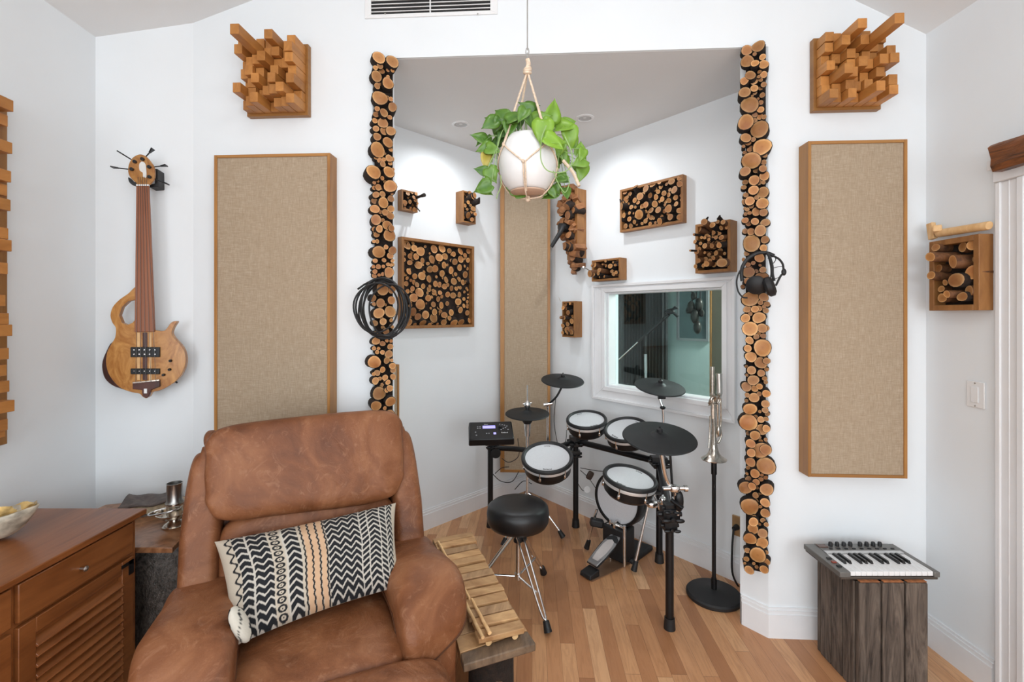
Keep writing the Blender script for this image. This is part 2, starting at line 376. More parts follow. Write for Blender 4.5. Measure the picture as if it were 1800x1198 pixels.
for x0, x1 in ((-2.2, .3625), (.3625, 2.2)):
    m.prism([(x0, -4.6, zc(x0)), (x1-1e-5, -4.6, zc(x1-1e-5)), (x1-1e-5, -4.6, zc(x1-1e-5)+.05), (x0, -4.6, zc(x0)+.05)], [(x0, 2.5, zc(x0)), (x1-1e-5, 2.5, zc(x1-1e-5)), (x1-1e-5, 2.5, zc(x1-1e-5)+.05), (x0, 2.5, zc(x0)+.05)])
struct('ceiling', m, CEIL)
struct('ceiling_alcove', MB().plan([(-1.60, 2.49), (-.64, 2.49), (-.655, 2.352), (1.165, 2.249), (1.17, 2.37), (1.6, 2.36), (1.7, 2.5), (.126, 4.3), (-1.65, 2.7)], OPEN-.0008, OPEN+.05), CEIL)
# alcove walls, the right one with the window opening
struct('wall_alcove_left', MB().wbox(WL, -.02, WL.L+.1, 0, OPEN, -.1, 0), WALL)
ws0 = WR.hit(1067, 600)[0]; ws1 = WR.hit(1272, 600)[0]; wz1 = WR.hit(1067, 514)[1]; wz0 = WR.hit(1067, 678)[1]
os0 = WR.hit(1044.5, 600)[0]; os1 = WR.hit(1296, 600)[0]; oz1 = WR.hit(1045, 501)[1]; oz0 = WR.hit(1045, 698.7)[1]
m = MB(); TH = -.13
m.wbox(WR, -.1, ws0, 0, OPEN, TH, 0); m.wbox(WR, ws1, WR.L+.05, 0, OPEN, TH, 0); m.wbox(WR, ws0, ws1, 0, wz0, TH, 0); m.wbox(WR, ws0, ws1, wz1, OPEN, TH, 0)
struct('wall_alcove_right', m, WALL)
def ring(m, wf, a0, a1, b0, b1, i0, i1, j0, j1, o0, o1):
    'rectangular ring between outer a,b and inner i,j with mitred faces'
    oc = [(a0, b0), (a1, b0), (a1, b1), (a0, b1)]; ic = [(i0, j0), (i1, j0), (i1, j1), (i0, j1)]
    for k in range(4):
        l = (k+1) % 4; q = [oc[k], oc[l], ic[l], ic[k]]
        m.prism([wf.pt(x, z, o0) for x, z in q], [wf.pt(x, z, o1) for x, z in q])
m = MB(); w = os1-ws1
ring(m, WR, os0, os1, oz0, oz1, ws0, ws1, wz0, wz1, 0, .018)
ring(m, WR, os0, os1, oz0, oz1, os0+.02, os1-.02, oz0+.02, oz1-.02, .018, .032)
ring(m, WR, ws0-.03, ws1+.03, wz0-.03, wz1+.03, ws0-.0, ws1+.0, wz0-.0, wz1+.0, .018, .027)
ring(m, WR, ws0, ws1, wz0, wz1, ws0+.012, ws1-.012, wz0+.012, wz1-.012, -.09, -.005)
win = struct('window_1', m, TRIM, bevel=.003)
MB().wbox(WR, ws0+.01, ws1-.01, wz0+.01, wz1-.01, -.088, -.082).build('window_pane', GLASS, win)
# baseboards
def baseboard(name, pts, h=.14, t=.016):
    m = MB(); n = len(pts); P = [Vector((x, y, 0)) for x, y in pts]; off = []
    for i in range(n):
        ns = []
        for a, b in ((i-1, i), (i, i+1)):
            if a < 0 or b >= n: continue
            d = (P[b]-P[a]).normalized(); q = Vector((d.y, -d.x, 0)); 
            if q.dot(Vector((.2, 1.2, 0))-P[a]) < 0: q = -q
            ns.append(q)
        q = sum(ns, Vector()); q.normalize(); k = 1/max(.4, q.dot(ns[0])); off.append(q*k)
    for i in range(n-1):
        for (z0, z1, tt) in ((0, h-.03, t), (h-.03, h-.012, t*.72), (h-.012, h, t*.4)):
            a, b = P[i], P[i+1]; c, d = b+off[i+1]*tt, a+off[i]*tt
            m.prism([(p.x, p.y, z0) for p in (a, b, c, d)], [(p.x, p.y, z1) for p in (a, b, c, d)])
    return struct(name, m, TRIM)
baseboard('baseboard_alcove_left', [(-1.38, 2.552), K]); baseboard('baseboard_alcove_right', [K, (1.46, 2.482)])
baseboard('baseboard_back', [(1.15, 2.355), Di, D, E]); baseboard('baseboard_right', [E, (1.9298, 1.885)])
baseboard('baseboard_back_left', [A, C1, B, Bi])
# door casing on the right wall (only its far jamb is in view)
d0 = WRIGHT.hit(1749, 600, .02)[0]; dz = 2.04
m = MB()
for a, b, o in ((0, .105, .016), (0, .020, .022), (.080, .105, .024), (.046, .052, .018)): m.wbox(WRIGHT, d0+a, d0+b, 0, dz, 0, o)
m.wbox(WRIGHT, d0-.0, d0+1.1, dz, dz+.07, 0, .03); m.wbox(WRIGHT, d0-.01, d0+1.1, dz+.05, dz+.09, 0, .045)
struct('trim_1', m, TRIM, bevel=.003)
struct('door_1', MB().wbox(WRIGHT, d0+.107, d0+.95, 0.005, dz, .0, .008), TRIM)
# booth behind the window
wb0, wb1 = -.4, WR.L
struct('wall_booth', MB().wbox(WR, wb0, wb1, 0, 2.5, -1.95, -1.9).wbox(WR, wb0-.05, wb0, 0, 2.5, -1.9, -.13).wbox(WR, wb1, wb1+.05, 0, 2.5, -1.9, -.13), M_wall('teal_booth_paint', (.42, .53, .515)))
struct('floor_booth', MB().wbox(WR, wb0, wb1, -.05, 0, -1.95, -.13), FLOOR)
struct('ceiling_booth', MB().wbox(WR, wb0, wb1, 2.5, 2.55, -1.95, -.13), CEIL)
DARKP = plain('dark_foam', (.020, .022, .023), .9, var=.4, sc=5); DKTEAL = plain('dark_teal_glass', (.075, .115, .12), .25, var=.2, sc=5)
def booth_rect(px0, px1, py0, py1, o, th, name, mat, label, cat, bevel=0):
    a, z1, _ = WR.hit(px0, py0, o); b, z0, _ = WR.hit(px1, py1, o)
    ob = MB().wbox(WR, a, b, z0, z1, o-th, o).build(name, mat, loc=WR.pt((a+b)/2, z0, o), bevel=bevel); tag(ob, label, cat); return ob
ob = MB()
a = WR.hit(1060, 500, -1.75)[0]; b = WR.hit(1170, 500, -1.75)[0]
n = 22
pts = []
for i in range(n*6+1): t = i/(n*6); pts.append((a+(b-a)*t, -1.75+.025*math.sin(i*2*math.pi/6)))
ob.prism([WR.pt(x, .02, y) for x, y in pts]+[WR.pt(b, .02, -1.79), WR.pt(a, .02, -1.79)], [WR.pt(x, 2.4, y) for x, y in pts]+[WR.pt(b, 2.4, -1.79), WR.pt(a, 2.4, -1.79)])
tag(ob.build('dark_curtain', DARKP, loc=WR.pt((a+b)/2, 0, -1.78)), 'dark grey curtain seen through the left half of the window', 'curtain')
a = WR.hit(1251, 500, -1.5)[0]
t = thing('wooden_wall_panel', WR.pt(a+.2, 0, -1.52), 'brown wooden panel behind the glass at the right end of the window', 'panel')
MB().wbox(WR, a, a+.5, .01, 2.3, -1.54, -1.5).build('panel_board', plain('olive_brown_board', (.13, .11, .075), .6), t)
MB().wbox(WR, a-.015, a, .01, 2.3, -1.55, -1.49).build('edge_strip', HONEY, t)
a0, z1, _ = WR.hit(1190, 470, -1.88); b0, z0, _ = WR.hit(1246, 600, -1.88)
t = thing('framed_picture', WR.pt((a0+b0)/2, z0, -1.89), 'dark teal picture in a thin pale frame on the teal wall behind the window', 'picture')
m = MB(); ring(m, WR, a0, b0, z0, z1, a0+.025, b0-.025, z0+.025, z1-.025, -1.9, -1.87); m.build('picture_frame', GREYM, t)
MB().wbox(WR, a0+.02, b0-.02, z0+.02, z1-.02, -1.9, -1.885).build('picture_sheet', DKTEAL, t)
t = thing('hanging_instrument', WR.pt(*WR.hit(1222, 590, -1.6)[:2], -1.6), 'dark tangled horns and cables hanging in front of the framed picture behind the glass', 'instrument')
m = MB()
for px, py, r in ((1215, 540, .05), (1222, 555, .06), (1229, 535, .05), (1226, 575, .05), (1219, 520, .03), (1233, 550, .03), (1210, 545, .025)):
    a, z, _ = WR.hit(px, py, -1.6); m.sup(WR.pt(a, z, -1.6), (r*.7, .05, r*1.3), 1, 1, 12, 8)
m.build('horn_body', plain('dark_brass', (.05, .045, .04), .3, .6), t)
m = MB()
for px in (1216, 1224, 1231):
    a, z, _ = WR.hit(px, 535, -1.6); m.cyl(WR.pt(a, z, -1.6), WR.pt(a+.01, 2.45, -1.62), .008, n=6)
m.build('hanging_strap', RUBBER, t)
# microphone boom stand in the booth
bo = -.85
P = lambda px, py, o=bo: WR.pt(*WR.hit(px, py, o)[:2], o)
fo = P(1135, 640); t = thing('microphone_boom_stand', (fo.x, fo.y, 0), 'microphone boom stand with a slanted black arm standing behind the window glass', 'stand')
m = MB(); m.cyl((fo.x, fo.y, .03), P(1135, 655), .011, n=10); m.cyl(P(1135, 655), P(1134.5, 622), .013, n=10)
for k in range(3):
    an = k*2.1+.3; m.cyl((fo.x, fo.y, .25), (fo.x+.28*math.cos(an), fo.y+.28*math.sin(an), .012), .009, n=8)
m.build('stand_pole', GREYM, t)
MB().cyl(P(1088, 631), P(1122, 600), .006, n=8).build('boom_tail', CHROME, t)
MB().cyl(P(1122, 600), P(1176, 552), .014, n=8).cyl(P(1134.5, 622), P(1135, 588), .012, n=8).build('boom_arm', BLACK, t)
m = MB(); m.sup(P(1178, 548), (.045, .03, .02), 1, 1, 12, 8); m.cyl(P(1172, 545), P(1192, 541), .008, n=8); m.cyl(P(1180, 546), P(1191, 556), .012, n=8); m.cyl(P(1180,546),P(1188,538),.01,n=8)
m.build('microphone_clip', BLACK, t)
# air register above the opening
a, z0, _ = WB.hit(642, 34); b, z1, _ = WB.hit(875, -45)
t = thing('air_vent', WB.pt((a+b)/2, z0, .0), 'white louvred air register high on the wall above the alcove', 'vent')
m = MB(); ia, _, _ = WB.hit(653, 0); ib, iz0, _ = WB.hit(862, 19.5)
ring(m, WB, a, b, z0, z1, ia, ib, iz0, z1-.06, 0, .008); m.build('vent_frame', PLWHITE, t, bevel=.002)
MB().wbox(WB, ia, ib, iz0, z1-.06, .0005, .002).build('vent_shade_sheet', plain('vent_shade_black', (.012, .012, .012), .8), t)  # thin black sheet paints in the shade behind the louvers
m = MB(); z = iz0+.012
while z < z1-.07: m.wbox(WB, ia, ib, z, z+.0035, .002, .006); z += .0185
m.wbox(WB, (ia+ib)/2-.003, (ia+ib)/2+.003, iz0, z1-.06, .002, .008)
m.build('louver', PLWHITE, t)
m = MB()
for px in (678, 840): a, z, _ = WB.hit(px, 26.5); m.cyl(WB.pt(a, z, .007), WB.pt(a, z, .0105), .004, n=10)
m.build('screw', STEEL, t)
# recessed lights
for px, py, lb in ((810, 218, 'left white recessed downlight in the grey alcove ceiling, left of the hanging plant'), (1028, 207, 'right white recessed downlight in the grey alcove ceiling, right of the hanging plant')):
    p = atz(px, py, OPEN); t = thing('recessed_light', p, lb, 'light', 'downlights in the alcove ceiling')
    MB().lathe([(.036, .0), (.045, -.008), (.060, -.004), (.060, .0)], p, n=40).build('trim_ring', PLWHITE, t)
    MB().lathe([(0, -.0005), (.036, -.0015), (.040, -.006), (.036, -.0005)], p, n=32).build('lamp_lens', plain('frosted_lens', (.55, .55, .55), .5), t)
# wall switch, outlet
a0, z1, _ = WRIGHT.hit(1701.5, 668); a1, z0, _ = WRIGHT.hit(1733, 721); zs0 = WRIGHT.hit(1701.5, 713)[1]
t = thing('light_switch', WRIGHT.pt((a0+a1)/2, zs0, 0), 'white rocker light switch on the right wall beside the door casing', 'switch')
MB().wbox(WRIGHT, a0, a1, zs0, z1, 0, .007).build('switch_plate', PLWHITE, t, bevel=.003)
c = (a0+a1)/2; cz = (zs0+z1)/2
MB().wbox(WRIGHT, c-.016, c+.016, cz-.033, cz+.033, .007, .011).build('rocker', PLWHITE, t, bevel=.002)
m = MB(); [m.cyl(WRIGHT.pt(c, cz+q, .006), WRIGHT.pt(c, cz+q, .0085), .003, n=8) for q in (-.047, .047)]; m.build('screw', STEEL, t)
a0, z1, _ = WR.hit(1288.5, 903); a1, z0, _ = WR.hit(1309, 948)
t = thing('wall_outlet', WR.pt((a0+a1)/2, z0, 0), 'brown power outlet plate on the alcove wall beside the right log column', 'outlet')
MB().wbox(WR, a0, a1, z0+.01, z1, 0, .012).build('outlet_plate', BRASS, t, bevel=.002)
c = a0+(a1-a0)*.42; p = WR.pt(c, (z0+z1)/2, .012)
t = thing('power_cord', p, 'black power cord plugged into the brown outlet and hanging to the floor', 'cord')
MB().cyl(p, p+WR.n*.035, .017, .012, n=14).build('plug', RUBBER, t)
q = p+WR.n*.035; fl = WR.pt(c+.05, .012, .06)
pts = smooth_poly([q, q+Vector((-.012, -.015, -.03)), q+Vector((-.02, -.02, -.12)), q+Vector((-.015, -.02, -.25)), q+Vector((.04, -.02, -.34)), WR.pt(c+.07, .05, .05), WR.pt(c+.13, .012, .05)], 6, False)
MB().tube(pts, .0055, 8).build('cord', RUBBER, t)
# acoustic panels
def panel(wf, s0, s1, z0, z1, dep, th, name_label, fw=.014, group=None, fwl=None):
    t = thing('acoustic_panel', wf.pt((s0+s1)/2, z0, 0), name_label, 'acoustic panel', group)
    fwl = fwl or fw
    for a, b in ((s0, s0+fwl), (s1-fw, s1)): MB().wbox(wf, a, b, z0, z1, .001, dep).build('side_rail', HONEY, t, bevel=.0015)
    for a, b in ((z0, z0+fw), (z1-fw, z1)): MB().wbox(wf, s0+fwl, s1-fw, a, b, .001, dep).build('cross_rail', HONEYX, t, bevel=.0015)
    MB().wbox(wf, s0+fwl, s1-fw, z0+fw, z1-fw, .002, dep-.006).build('burlap_face', BURLAP, t)
    return t
G = 'burlap acoustic panels on the walls'
panel(WB, WB.hit(1420.7, 500, .08)[0], WB.hit(1595.5, 500, .08)[0], .783, 2.31, .08, 0, 'tall burlap panel in a wooden frame on the wall above the keyboard', group=G)
panel(WB, WB.hit(376, 500, .08)[0], WB.hit(580, 500, .08)[0], .783, 2.30, .08, 0, 'tall burlap panel in a wooden frame on the wall behind the leather recliner', group=G)
s1 = WL.hit(702, 640, .05)[0]; panel(WL, s1-.45, s1, .45, WL.hit(702, 640, .05)[1], .05, 0, 'short burlap panel edge showing between the left log column and recliner', group=G)
WK = WF(Vector(at(880, 553, 3.86))[:2], Vector(at(967, 553, 3.84))[:2]); panel(WK, 0, WK.L, .25, 2.64, .05, 0, 'burlap panel across the alcove corner behind the drum kit', fw=.022, fwl=.034, group=G)
# ================================================================ LOG COLUMNS AND WALL ART
LEFT = '''666,101,10 690,108,10 662,134,9 671,125,5 682,123,3 690,124,3.2 668,116,5 660,119,4 682,146,9 682,135,3 663,151,5 668,172,12 687,174,4 663,191,4.5 690,188,7.5 675,198,7 661,201,5 659,212,4.5 685,206,4 673,216,8.5 661,226,5 675,230,6.5 687,230,8 663,240,6.5 682,250,8.5 664,263,12.5 687,263,3.5 661,277,3.5 668,282,4.5 675,280,3.5 684,278,6 673,288,5 686,287,3.5 657,302,12 684,302,10 672,313,3.8 686,327,10.5 658,321,3 664,318,2.8 658,330,3.8 665,329,5.5 661,342,5.5 672.5,341,5 689,340,2.5 674,356,9 658,353,5 687,349,5.5 659,367,7.5 668,372,3.5 687,367,6 677,373,5.5 686,379,6.5 661,386,8.5 673,387,3.5 681,396,8.5 688,401,5.5 658,402,4 667,402,6 662,412,5 684.6,413,10.5 663,424,3.5 657.5,424,3 666,442.5,10.5 678.5,434,4 690,440,6.5 686,449,5.5 659.5,458,4 675,457,3.7 690,458,3 665,468.5,4.5 656.5,468.5,3 674,468,3 682,464.5,3.3 687.5,466,2.6 659,477,4.2 658,484.5,4 666.5,483,3 673,481.5,3.3 684,478.5,8.5 672.5,507.5,10.5 689,509,6.3 656,524,5.5 669,532.5,7.5 688,527.5,6.5 657.5,534,3.3 666,550,9 686,547.5,9.5 673.5,565,5.8 659,567.5,5 687.5,562.5,3.2 687.5,572.5,3 678.5,582,5.5 660,586.5,4 661,599,6.5 672.5,603.5,4.6 680,598.5,3 687.5,599,3 686,609,5 657.5,612,3.5 665.5,612,2.8 663,618.5,3.6 672.5,619,4 683.5,622,6.5 680,633,5.5 688.5,633,3 658,636,10.5 690,643,5.5 691,650,4.8 672.5,649.5,5 663,655,5 657,657,3.3 677,663.5,5 691,662,5 660,669,6 667.5,665,3.5 682,671.5,4.3 685.5,682,5.5 679.5,685.5,4 666.5,691,11 686.5,705.5,8.5 661,713,8.5 676.5,717,3.3 686,730,9 674,728,6'''
RIGHT = '''1333,81,10 1313,88,8.5 1326.5,95,3.2 1340.5,100,5 1313.5,107.5,9.8 1327,111,6 1342.5,113,7.5 1327.5,119.5,2.3 1335,126,3.3 1342.5,131,5.5 1334,134.5,3 1337,140,3.6 1319,132,8 1308.5,142,6.5 1325.5,142,6 1309,162,9 1326,155,6 1327,163,3.3 1342.5,148.5,4.5 1337,155,3.8 1322.5,168.5,2.2 1340,167,4.5 1332.5,173.5,2.2 1337.5,180,4 1318,184,13.5 1337,192.5,5.5 1327,201.5,4.3 1336,205,5 1343,205.5,4 1327,211.5,4 1311,214.5,12.5 1335,227,14 1311,242,8 1315,250.5,5 1324,245,4 1307,257,2.8 1339.5,258,14 1317.5,263,4 1320,259,3 1309.5,268,3.5 1320.5,282,14 1344.5,273,4 1342.5,285,4.5 1310,301,8 1329,299.5,4.7 1341,296,6 1334.5,303.5,2.6 1343.5,309,7.6 1325.5,316.5,8.3 1310,320,4.5 1334,320.5,4.5 1342,320.5,3.2 1307.5,329,4.2 1324.5,334,7.8 1341,338,9.2 1311,342.5,4.3 1330,347,3.8 1318,353,7.5 1309.5,354.5,5 1340,357,9.5 1320.5,361,4.7 1329.5,371.5,7.1 1342,373,6.5 1310.5,376,3 1317.5,374,3.3 1313.5,368,3.4 1309,366,2.3 1310,387,5 1316,393,4.5 1327,389,6 1345,391,6.8 1336.5,405,9.3 1320,407,6 1310.5,406,4.8 1344.5,421,6.3 1321,427.5,13.8 1342,435.5,6 1312.5,445,4.4 1335,452.5,7.8 1307,456,3 1315,465,4 1324,462,3.6 1336,466,2.5 1316,478,9.2 1329.5,476.5,3.5 1341,474,5.3 1339,489,10.5 1314,493.5,5.5 1325,500.5,4 1305.5,503.5,3.5 1342,501,6 1319,525,12.8 1333,517,4.5 1342.5,522,7.2 1337,531.5,4.2 1348,534,4.6 1343,538.5,3.2 1313.5,543,6 1327,543,6 1334,542,5 1346,545.5,4.8 1319,551,3.5 1310.5,559,7.2 1334,558,9.6 1318.5,577.5,12 1339.5,576.5,8 1346.5,577,5 1329.5,591.5,4.7 1334,586,2.8 1341.5,590,4.5 1317.5,598,6.4 1314.5,612,6 1340.5,611,14 1320,627,8.8 1337,637.5,9.4 1347.5,634,5.5 1312,644,2.7 1321,650.5,7 1338,655.5,6 1347.5,649,3.6 1313,659,2.5 1324,668,8.7 1344,665,4 1346,671.5,3.3 1312,679.5,7.8 1326.5,683,5.2 1335,679,5 1347,691.5,6.3 1313.5,694,4 1325.5,698.5,8 1334.5,692,4 1312,704,3 1345.5,709.5,6.4 1318.5,718.5,10 1345,720.5,5 1335.5,723,2.6 1349,727.5,3.7 1315.5,742,13.8 1328,732.5,3.9 1337.5,737,5.4 1346.5,736,4 1339,754.5,9 1347,753,6 1315,761,3.6 1327,765,8 1337.5,775,3.4 1346,772,3 1319.5,779,7.4 1320.5,795.5,7 1337.5,791,12.9 1346,790,9 1319.5,812,7.6 1346.5,818.5,14 1315,821.5,3.4 1327,832,7.4 1339,834.5,2.9 1337.5,842,3.9 1346,839,3.5 1313,832,2.5 1315.5,841.5,4.9 1311,856.5,10.3 1322,854.5,6.2 1329,847,5.5 1347.5,860,10 1328,870,5 1329,879.5,3.7 1318,890,14 1345,883,7.3 1336.5,890,3 1345,901.5,7.3 1326,907,2.8 1324.5,917,7.3 1323.5,928.5,8.5 1341,914,4 1347,921.5,3.8 1340.5,937,7.5 1318.5,946.5,9.8 1339.5,954,9.6 1314,967,4.7 1332,975,12.8 1312,982,4.5 1347.5,970.5,3.3 1347.5,987,5.5 1325,990,2.7 1309,989.5,2.4 1317,1001.5,7 1343,1000.5,7 1330,996,3'''
LIM = None
parse = lambda t: [tuple(float(v) for v in e.split(',')) for e in t.split()]
def logs(wf, ent, parent, rnd, L0, L1, tilt, scale=1.0, fill=None, brown=0):
    'ent: (px, py, r px); the cut ends sit L above the board; the 100 largest are parts of their own'
    ent = sorted(ent, key=lambda e: -e[2]); small = MB(); ns = 0
    for i, e in enumerate(ent):
        px, py, r = e[:3]
        L = rnd.uniform(L0, L1)*(1.0 if r > 5 else .75) if len(e) < 4 else e[3]
        a, z, t = wf.hit(px, py, L); tip = wf.pt(a, z, L); R = r*t/F*scale
        tx, tz = (rnd.uniform(-tilt, tilt), rnd.uniform(-tilt, tilt)) if len(e) < 5 else e[4]
        d = (wf.n+wf.u*tx+Vector((0, 0, tz))).normalized(); l = L/d.dot(wf.n)
        base = tip-d*l*.97
        if LIM:
            sa = (base-wf.p0).dot(wf.u); m_ = min(R, .03)*1.1; ns_ = min(max(sa, LIM[0]+m_), LIM[1]-m_); nz_ = min(max(base.z, LIM[2]+m_), LIM[3]-m_)
            base = base+wf.u*(ns_-sa); base.z = nz_; base = base+wf.n*.008; d = (tip-base); l = d.length/.97; d.normalize()
        if i < 100: MB().log(base, d, l*.97, R, seed=rnd.random()).build('log_slice', [CUT, BROWNB if rnd.random() < brown else BARK], parent, ang=50)
        else: small.log(base, d, l*.97, R, n=10, seed=rnd.random()); ns += 1
    if fill:
        x0, x1, y0, y1, nf, ra, rb = fill
        for k in range(nf):
            px = rnd.uniform(x0, x1); py = rnd.uniform(y0(px), y1(px)); r = rnd.uniform(ra, rb); L = rnd.uniform(L0*.3, L0*.8)
            a, z, t = wf.hit(px, py, L); small.log(wf.pt(a, z, .002), wf.n+wf.u*rnd.uniform(-.15, .15)+Vector((0, 0, rnd.uniform(-.15, .15))), L, r*t/F, n=9, seed=rnd.random())
            ns += 1
    if ns: small.build('log_slice', [CUT, BARK], parent, ang=50, kind='stuff')
def column(P, nrm, txt, x0, x1, y0, y1, label, seed, extra):
    rnd = random.Random(seed); n = Vector(nrm).normalized(); u = Vector((-n.y, n.x)); 
    if u.x < 0: u = -u
    wf = WF(P, (P[0]+u.x, P[1]+u.y)); wf.n = Vector((n.x, n.y, 0))
    a0 = wf.hit(x0, 500, .0)[0]; a1 = wf.hit(x1, 500, .0)[0]; za = wf.hit(x0, y0, .012)[1]; zb = wf.hit(x0, y1, .012)[1]
    t = thing('log_slice_column', wf.pt((a0+a1)/2, zb, 0), label, 'log column', 'columns of sawn log slices beside the alcove opening')
    MB().wbox(wf, a0, a1, zb, za, -.012, .006).build('backing_board', BARK, t)
    ent = parse(txt)+extra
    logs(wf, ent, t, rnd, .042, .078, .10, 1.12, fill=(x0-1, x1+1, lambda p: y0+3, lambda p: y1-3, 70, 2.2, 4))
    return wf
rnd = random.Random(5); ex = []; y = 742
while y < 985: ex += [(rnd.uniform(659, 667), y+rnd.uniform(-4, 4), rnd.uniform(6, 10)), (rnd.uniform(680, 689), y+rnd.uniform(-4, 4), rnd.uniform(5, 9))]; y += 18
nl = Vector((.81, -.59)).normalized()+Vector((0, -1)); nr = Vector((-.78, -.62)).normalized()+Vector((0, -1))
CLW = column((B[0]+.004, B[1]-.014), nl, LEFT, 659, 690, 100, 990, 'column of sawn log slices up the left side of the alcove opening', 3, ex)
CRW = column((D[0]-.004, D[1]-.014), nr, RIGHT, 1311, 1346, 84, 1000, 'column of sawn log slices up the right side of the alcove opening', 4, [])
# framed log art
def artbox(wf, px0, px1, zp0, zp1, dep, th, label, cat='wall art', pxr=None, group='framed log slice art on the alcove walls', lip=.0):
    a0 = wf.hit(px0, 500, dep)[0]; a1 = wf.hit(px1, 500, dep)[0]; z0 = wf.hit(*zp0, dep)[1]; z1 = wf.hit(*zp1, dep)[1]
    if a0 > a1: a0, a1 = a1, a0
    global LIM; LIM = (a0+th, a1-th, z0+th, z1-th)
    t = thing('log_art_box', wf.pt((a0+a1)/2, z0, 0), label, cat, group)
    m = MB(); m.wbox(wf, a0, a0+th, z0, z1, .001, dep).wbox(wf, a1-th, a1, z0, z1, .001, dep).wbox(wf, a0+th, a1-th, z0, z0+th, .001, dep).wbox(wf, a0+th, a1-th, z1-th, z1, .001, dep)
    m.build('box_frame', BOXW, t, bevel=.0015)
    MB().wbox(wf, a0+th, a1-th, z0+th, z1-th, .002, .01).build('backing', BARK, t)
    return t, a0, a1, z0, z1
def crop(txt, s, x0, y0): return [(x0+a/s, y0+b/s, c/s) + ((e[3],) if len(e := q) > 3 else ()) for q in parse(txt) for a, b, c in [q[:3]]]
def randfill(t, wf, a0, a1, z0, z1, n, r0, r1, L0, L1, rnd, name='log_slice', tilt=.15):
    m = MB()
    for k in range(n):
        r = rnd.uniform(r0, r1); L = rnd.uniform(L0, L1)
        m.log(wf.pt(rnd.uniform(a0+r, a1-r), rnd.uniform(z0+r, z1-r), .008), wf.n+wf.u*rnd.uniform(-tilt, tilt)+Vector((0, 0, rnd.uniform(-tilt, tilt))), L, r, n=10, seed=rnd.random())
    m.build(name, [CUT, BARK], t, ang=50, kind='stuff')
SQ = '''125,190,50 195,172,18 210,225,35 280,262,52 430,238,42 518,232,45 598,255,28 645,292,28 722,262,40 697,220,12 808,260,28 772,305,24 165,315,30 160,387,28 230,320,35 405,350,45 485,330,42 550,318,38 660,378,36 725,350,38 805,360,26 300,365,30 255,415,42 383,460,38 440,455,38 540,415,36 360,398,20 712,442,34 768,425,16 800,455,18 150,485,35 105,510,28 215,538,30 295,535,48 373,567,40 518,508,36 618,472,38 668,515,22 775,520,38 828,592,28 130,560,20 120,620,28 205,605,28 240,632,28 308,648,30 445,622,32 485,638,24 545,650,30 580,632,22 562,577,32 648,595,36 748,605,28 710,575,22 190,675,26 268,717,48 373,682,28 430,718,28 495,720,24 622,672,28 675,675,22 720,665,18 203,775,45 365,780,38 278,850,58 475,790,28 580,740,30 640,750,34 710,742,28 760,790,20 697,820,38 422,850,30 510,860,38 490,880,28 575,840,24 760,865,22 797,820,18 797,878,18 195,932,45 335,965,42 425,1000,48 250,985,38 435,935,35 543,968,35 620,940,36 600,1000,28 722,912,34 797,943,28 305,1055,42 150,1045,40 215,1075,25 537,1048,34 650,1055,42 730,1045,38 818,1028,26 465,1070,20 380,1075,22 135,705,24 800,688,14 805,740,10 805,775,12 455,545,16 305,410,12 105,290,18 100,355,20 330,210,16 380,285,12'''
rnd = random.Random(11)
t, a0, a1, z0, z1 = artbox(WL, 706, 833.7, (830, 574.5), (707, 415.5), .05, .020, 'large square box of sawn log slices beside the left log column')
logs(WL, crop(SQ, 6.307, 695, 400), t, rnd, .026, .044, .12, 1.12)
randfill(t, WL, a0+.02, a1-.02, z0+.02, z1-.02, 60, .008, .016, .012, .022, rnd)
RC = '''430,345,45 600,380,55 710,318,55 820,280,35 843,350,38 1015,265,55 1145,215,40 1150,305,48 505,505,60 420,570,40 340,470,40 265,440,40 670,490,45 800,430,35 765,518,42 895,455,42 970,480,38 865,550,42 973,573,42 1060,400,58 990,400,30 1083,525,42 1180,490,30 1182,560,28 280,560,55 205,670,50 180,590,35 365,680,38 430,680,25 600,640,50 545,665,40 745,630,52 685,730,45 800,725,52 490,800,78 1090,628,42 965,705,65 905,745,35 910,640,28 1150,735,50 1148,840,48 245,812,42 335,775,28 400,780,18 205,885,35 333,872,42 415,920,35 272,988,40 357,985,38 595,905,38 540,945,24 670,950,32 690,850,42 645,820,32 860,832,28 995,840,52 825,910,55 755,930,25 935,310,30 505,360,20 230,620,35 300,520,30'''
t, a0, a1, z0, z1 = artbox(WR, 1089.5, 1200.3, (1200.3, 390), (1200.3, 305.7), .045, .016, 'wide rectangular box of sawn log slices high on the alcove wall above the window')
logs(WR, crop(RC, 9.21, 1070, 290), t, rnd, .036, .066, .14, 1.08); randfill(t, WR, a0+.02, a1-.02, z0+.02, z1-.02, 30, .008, .016, .012, .03, rnd)
SK = '''360,235,55,.15 500,290,50,.13 590,235,30,.12 680,240,42,.12 645,340,38,.09 370,505,26,.12 318,500,26,.1 440,535,26,.12 520,420,35,.09 620,435,30,.09 650,500,42,.12 612,630,50,.15 490,640,40,.12 370,640,45,.13 300,600,30,.11 205,570,35,.11 125,720,18,.2 235,740,45,.14 370,755,22,.11 445,780,28,.1 515,845,35,.12 705,770,28,.09 660,925,78,.15 265,888,42,.14 380,870,45,.1 400,945,48,.15 345,975,34,.12 215,985,38,.12 185,450,20,.12 560,760,40,.09 740,330,30,.08 560,500,36,.08 460,890,36,.1 280,690,30,.12 270,360,62,.07'''
t, a0, a1, z0, z1 = artbox(WR, 1222, 1283.5, (1283.5, 476), (1283.5, 385), .085, .016, 'deep square box bristling with cut branches above the right of the window')
logs(WR, crop(SK, 9.58, 1200, 365), t, rnd, .06, .1, .16, 1.05, None, .4)
m = MB()
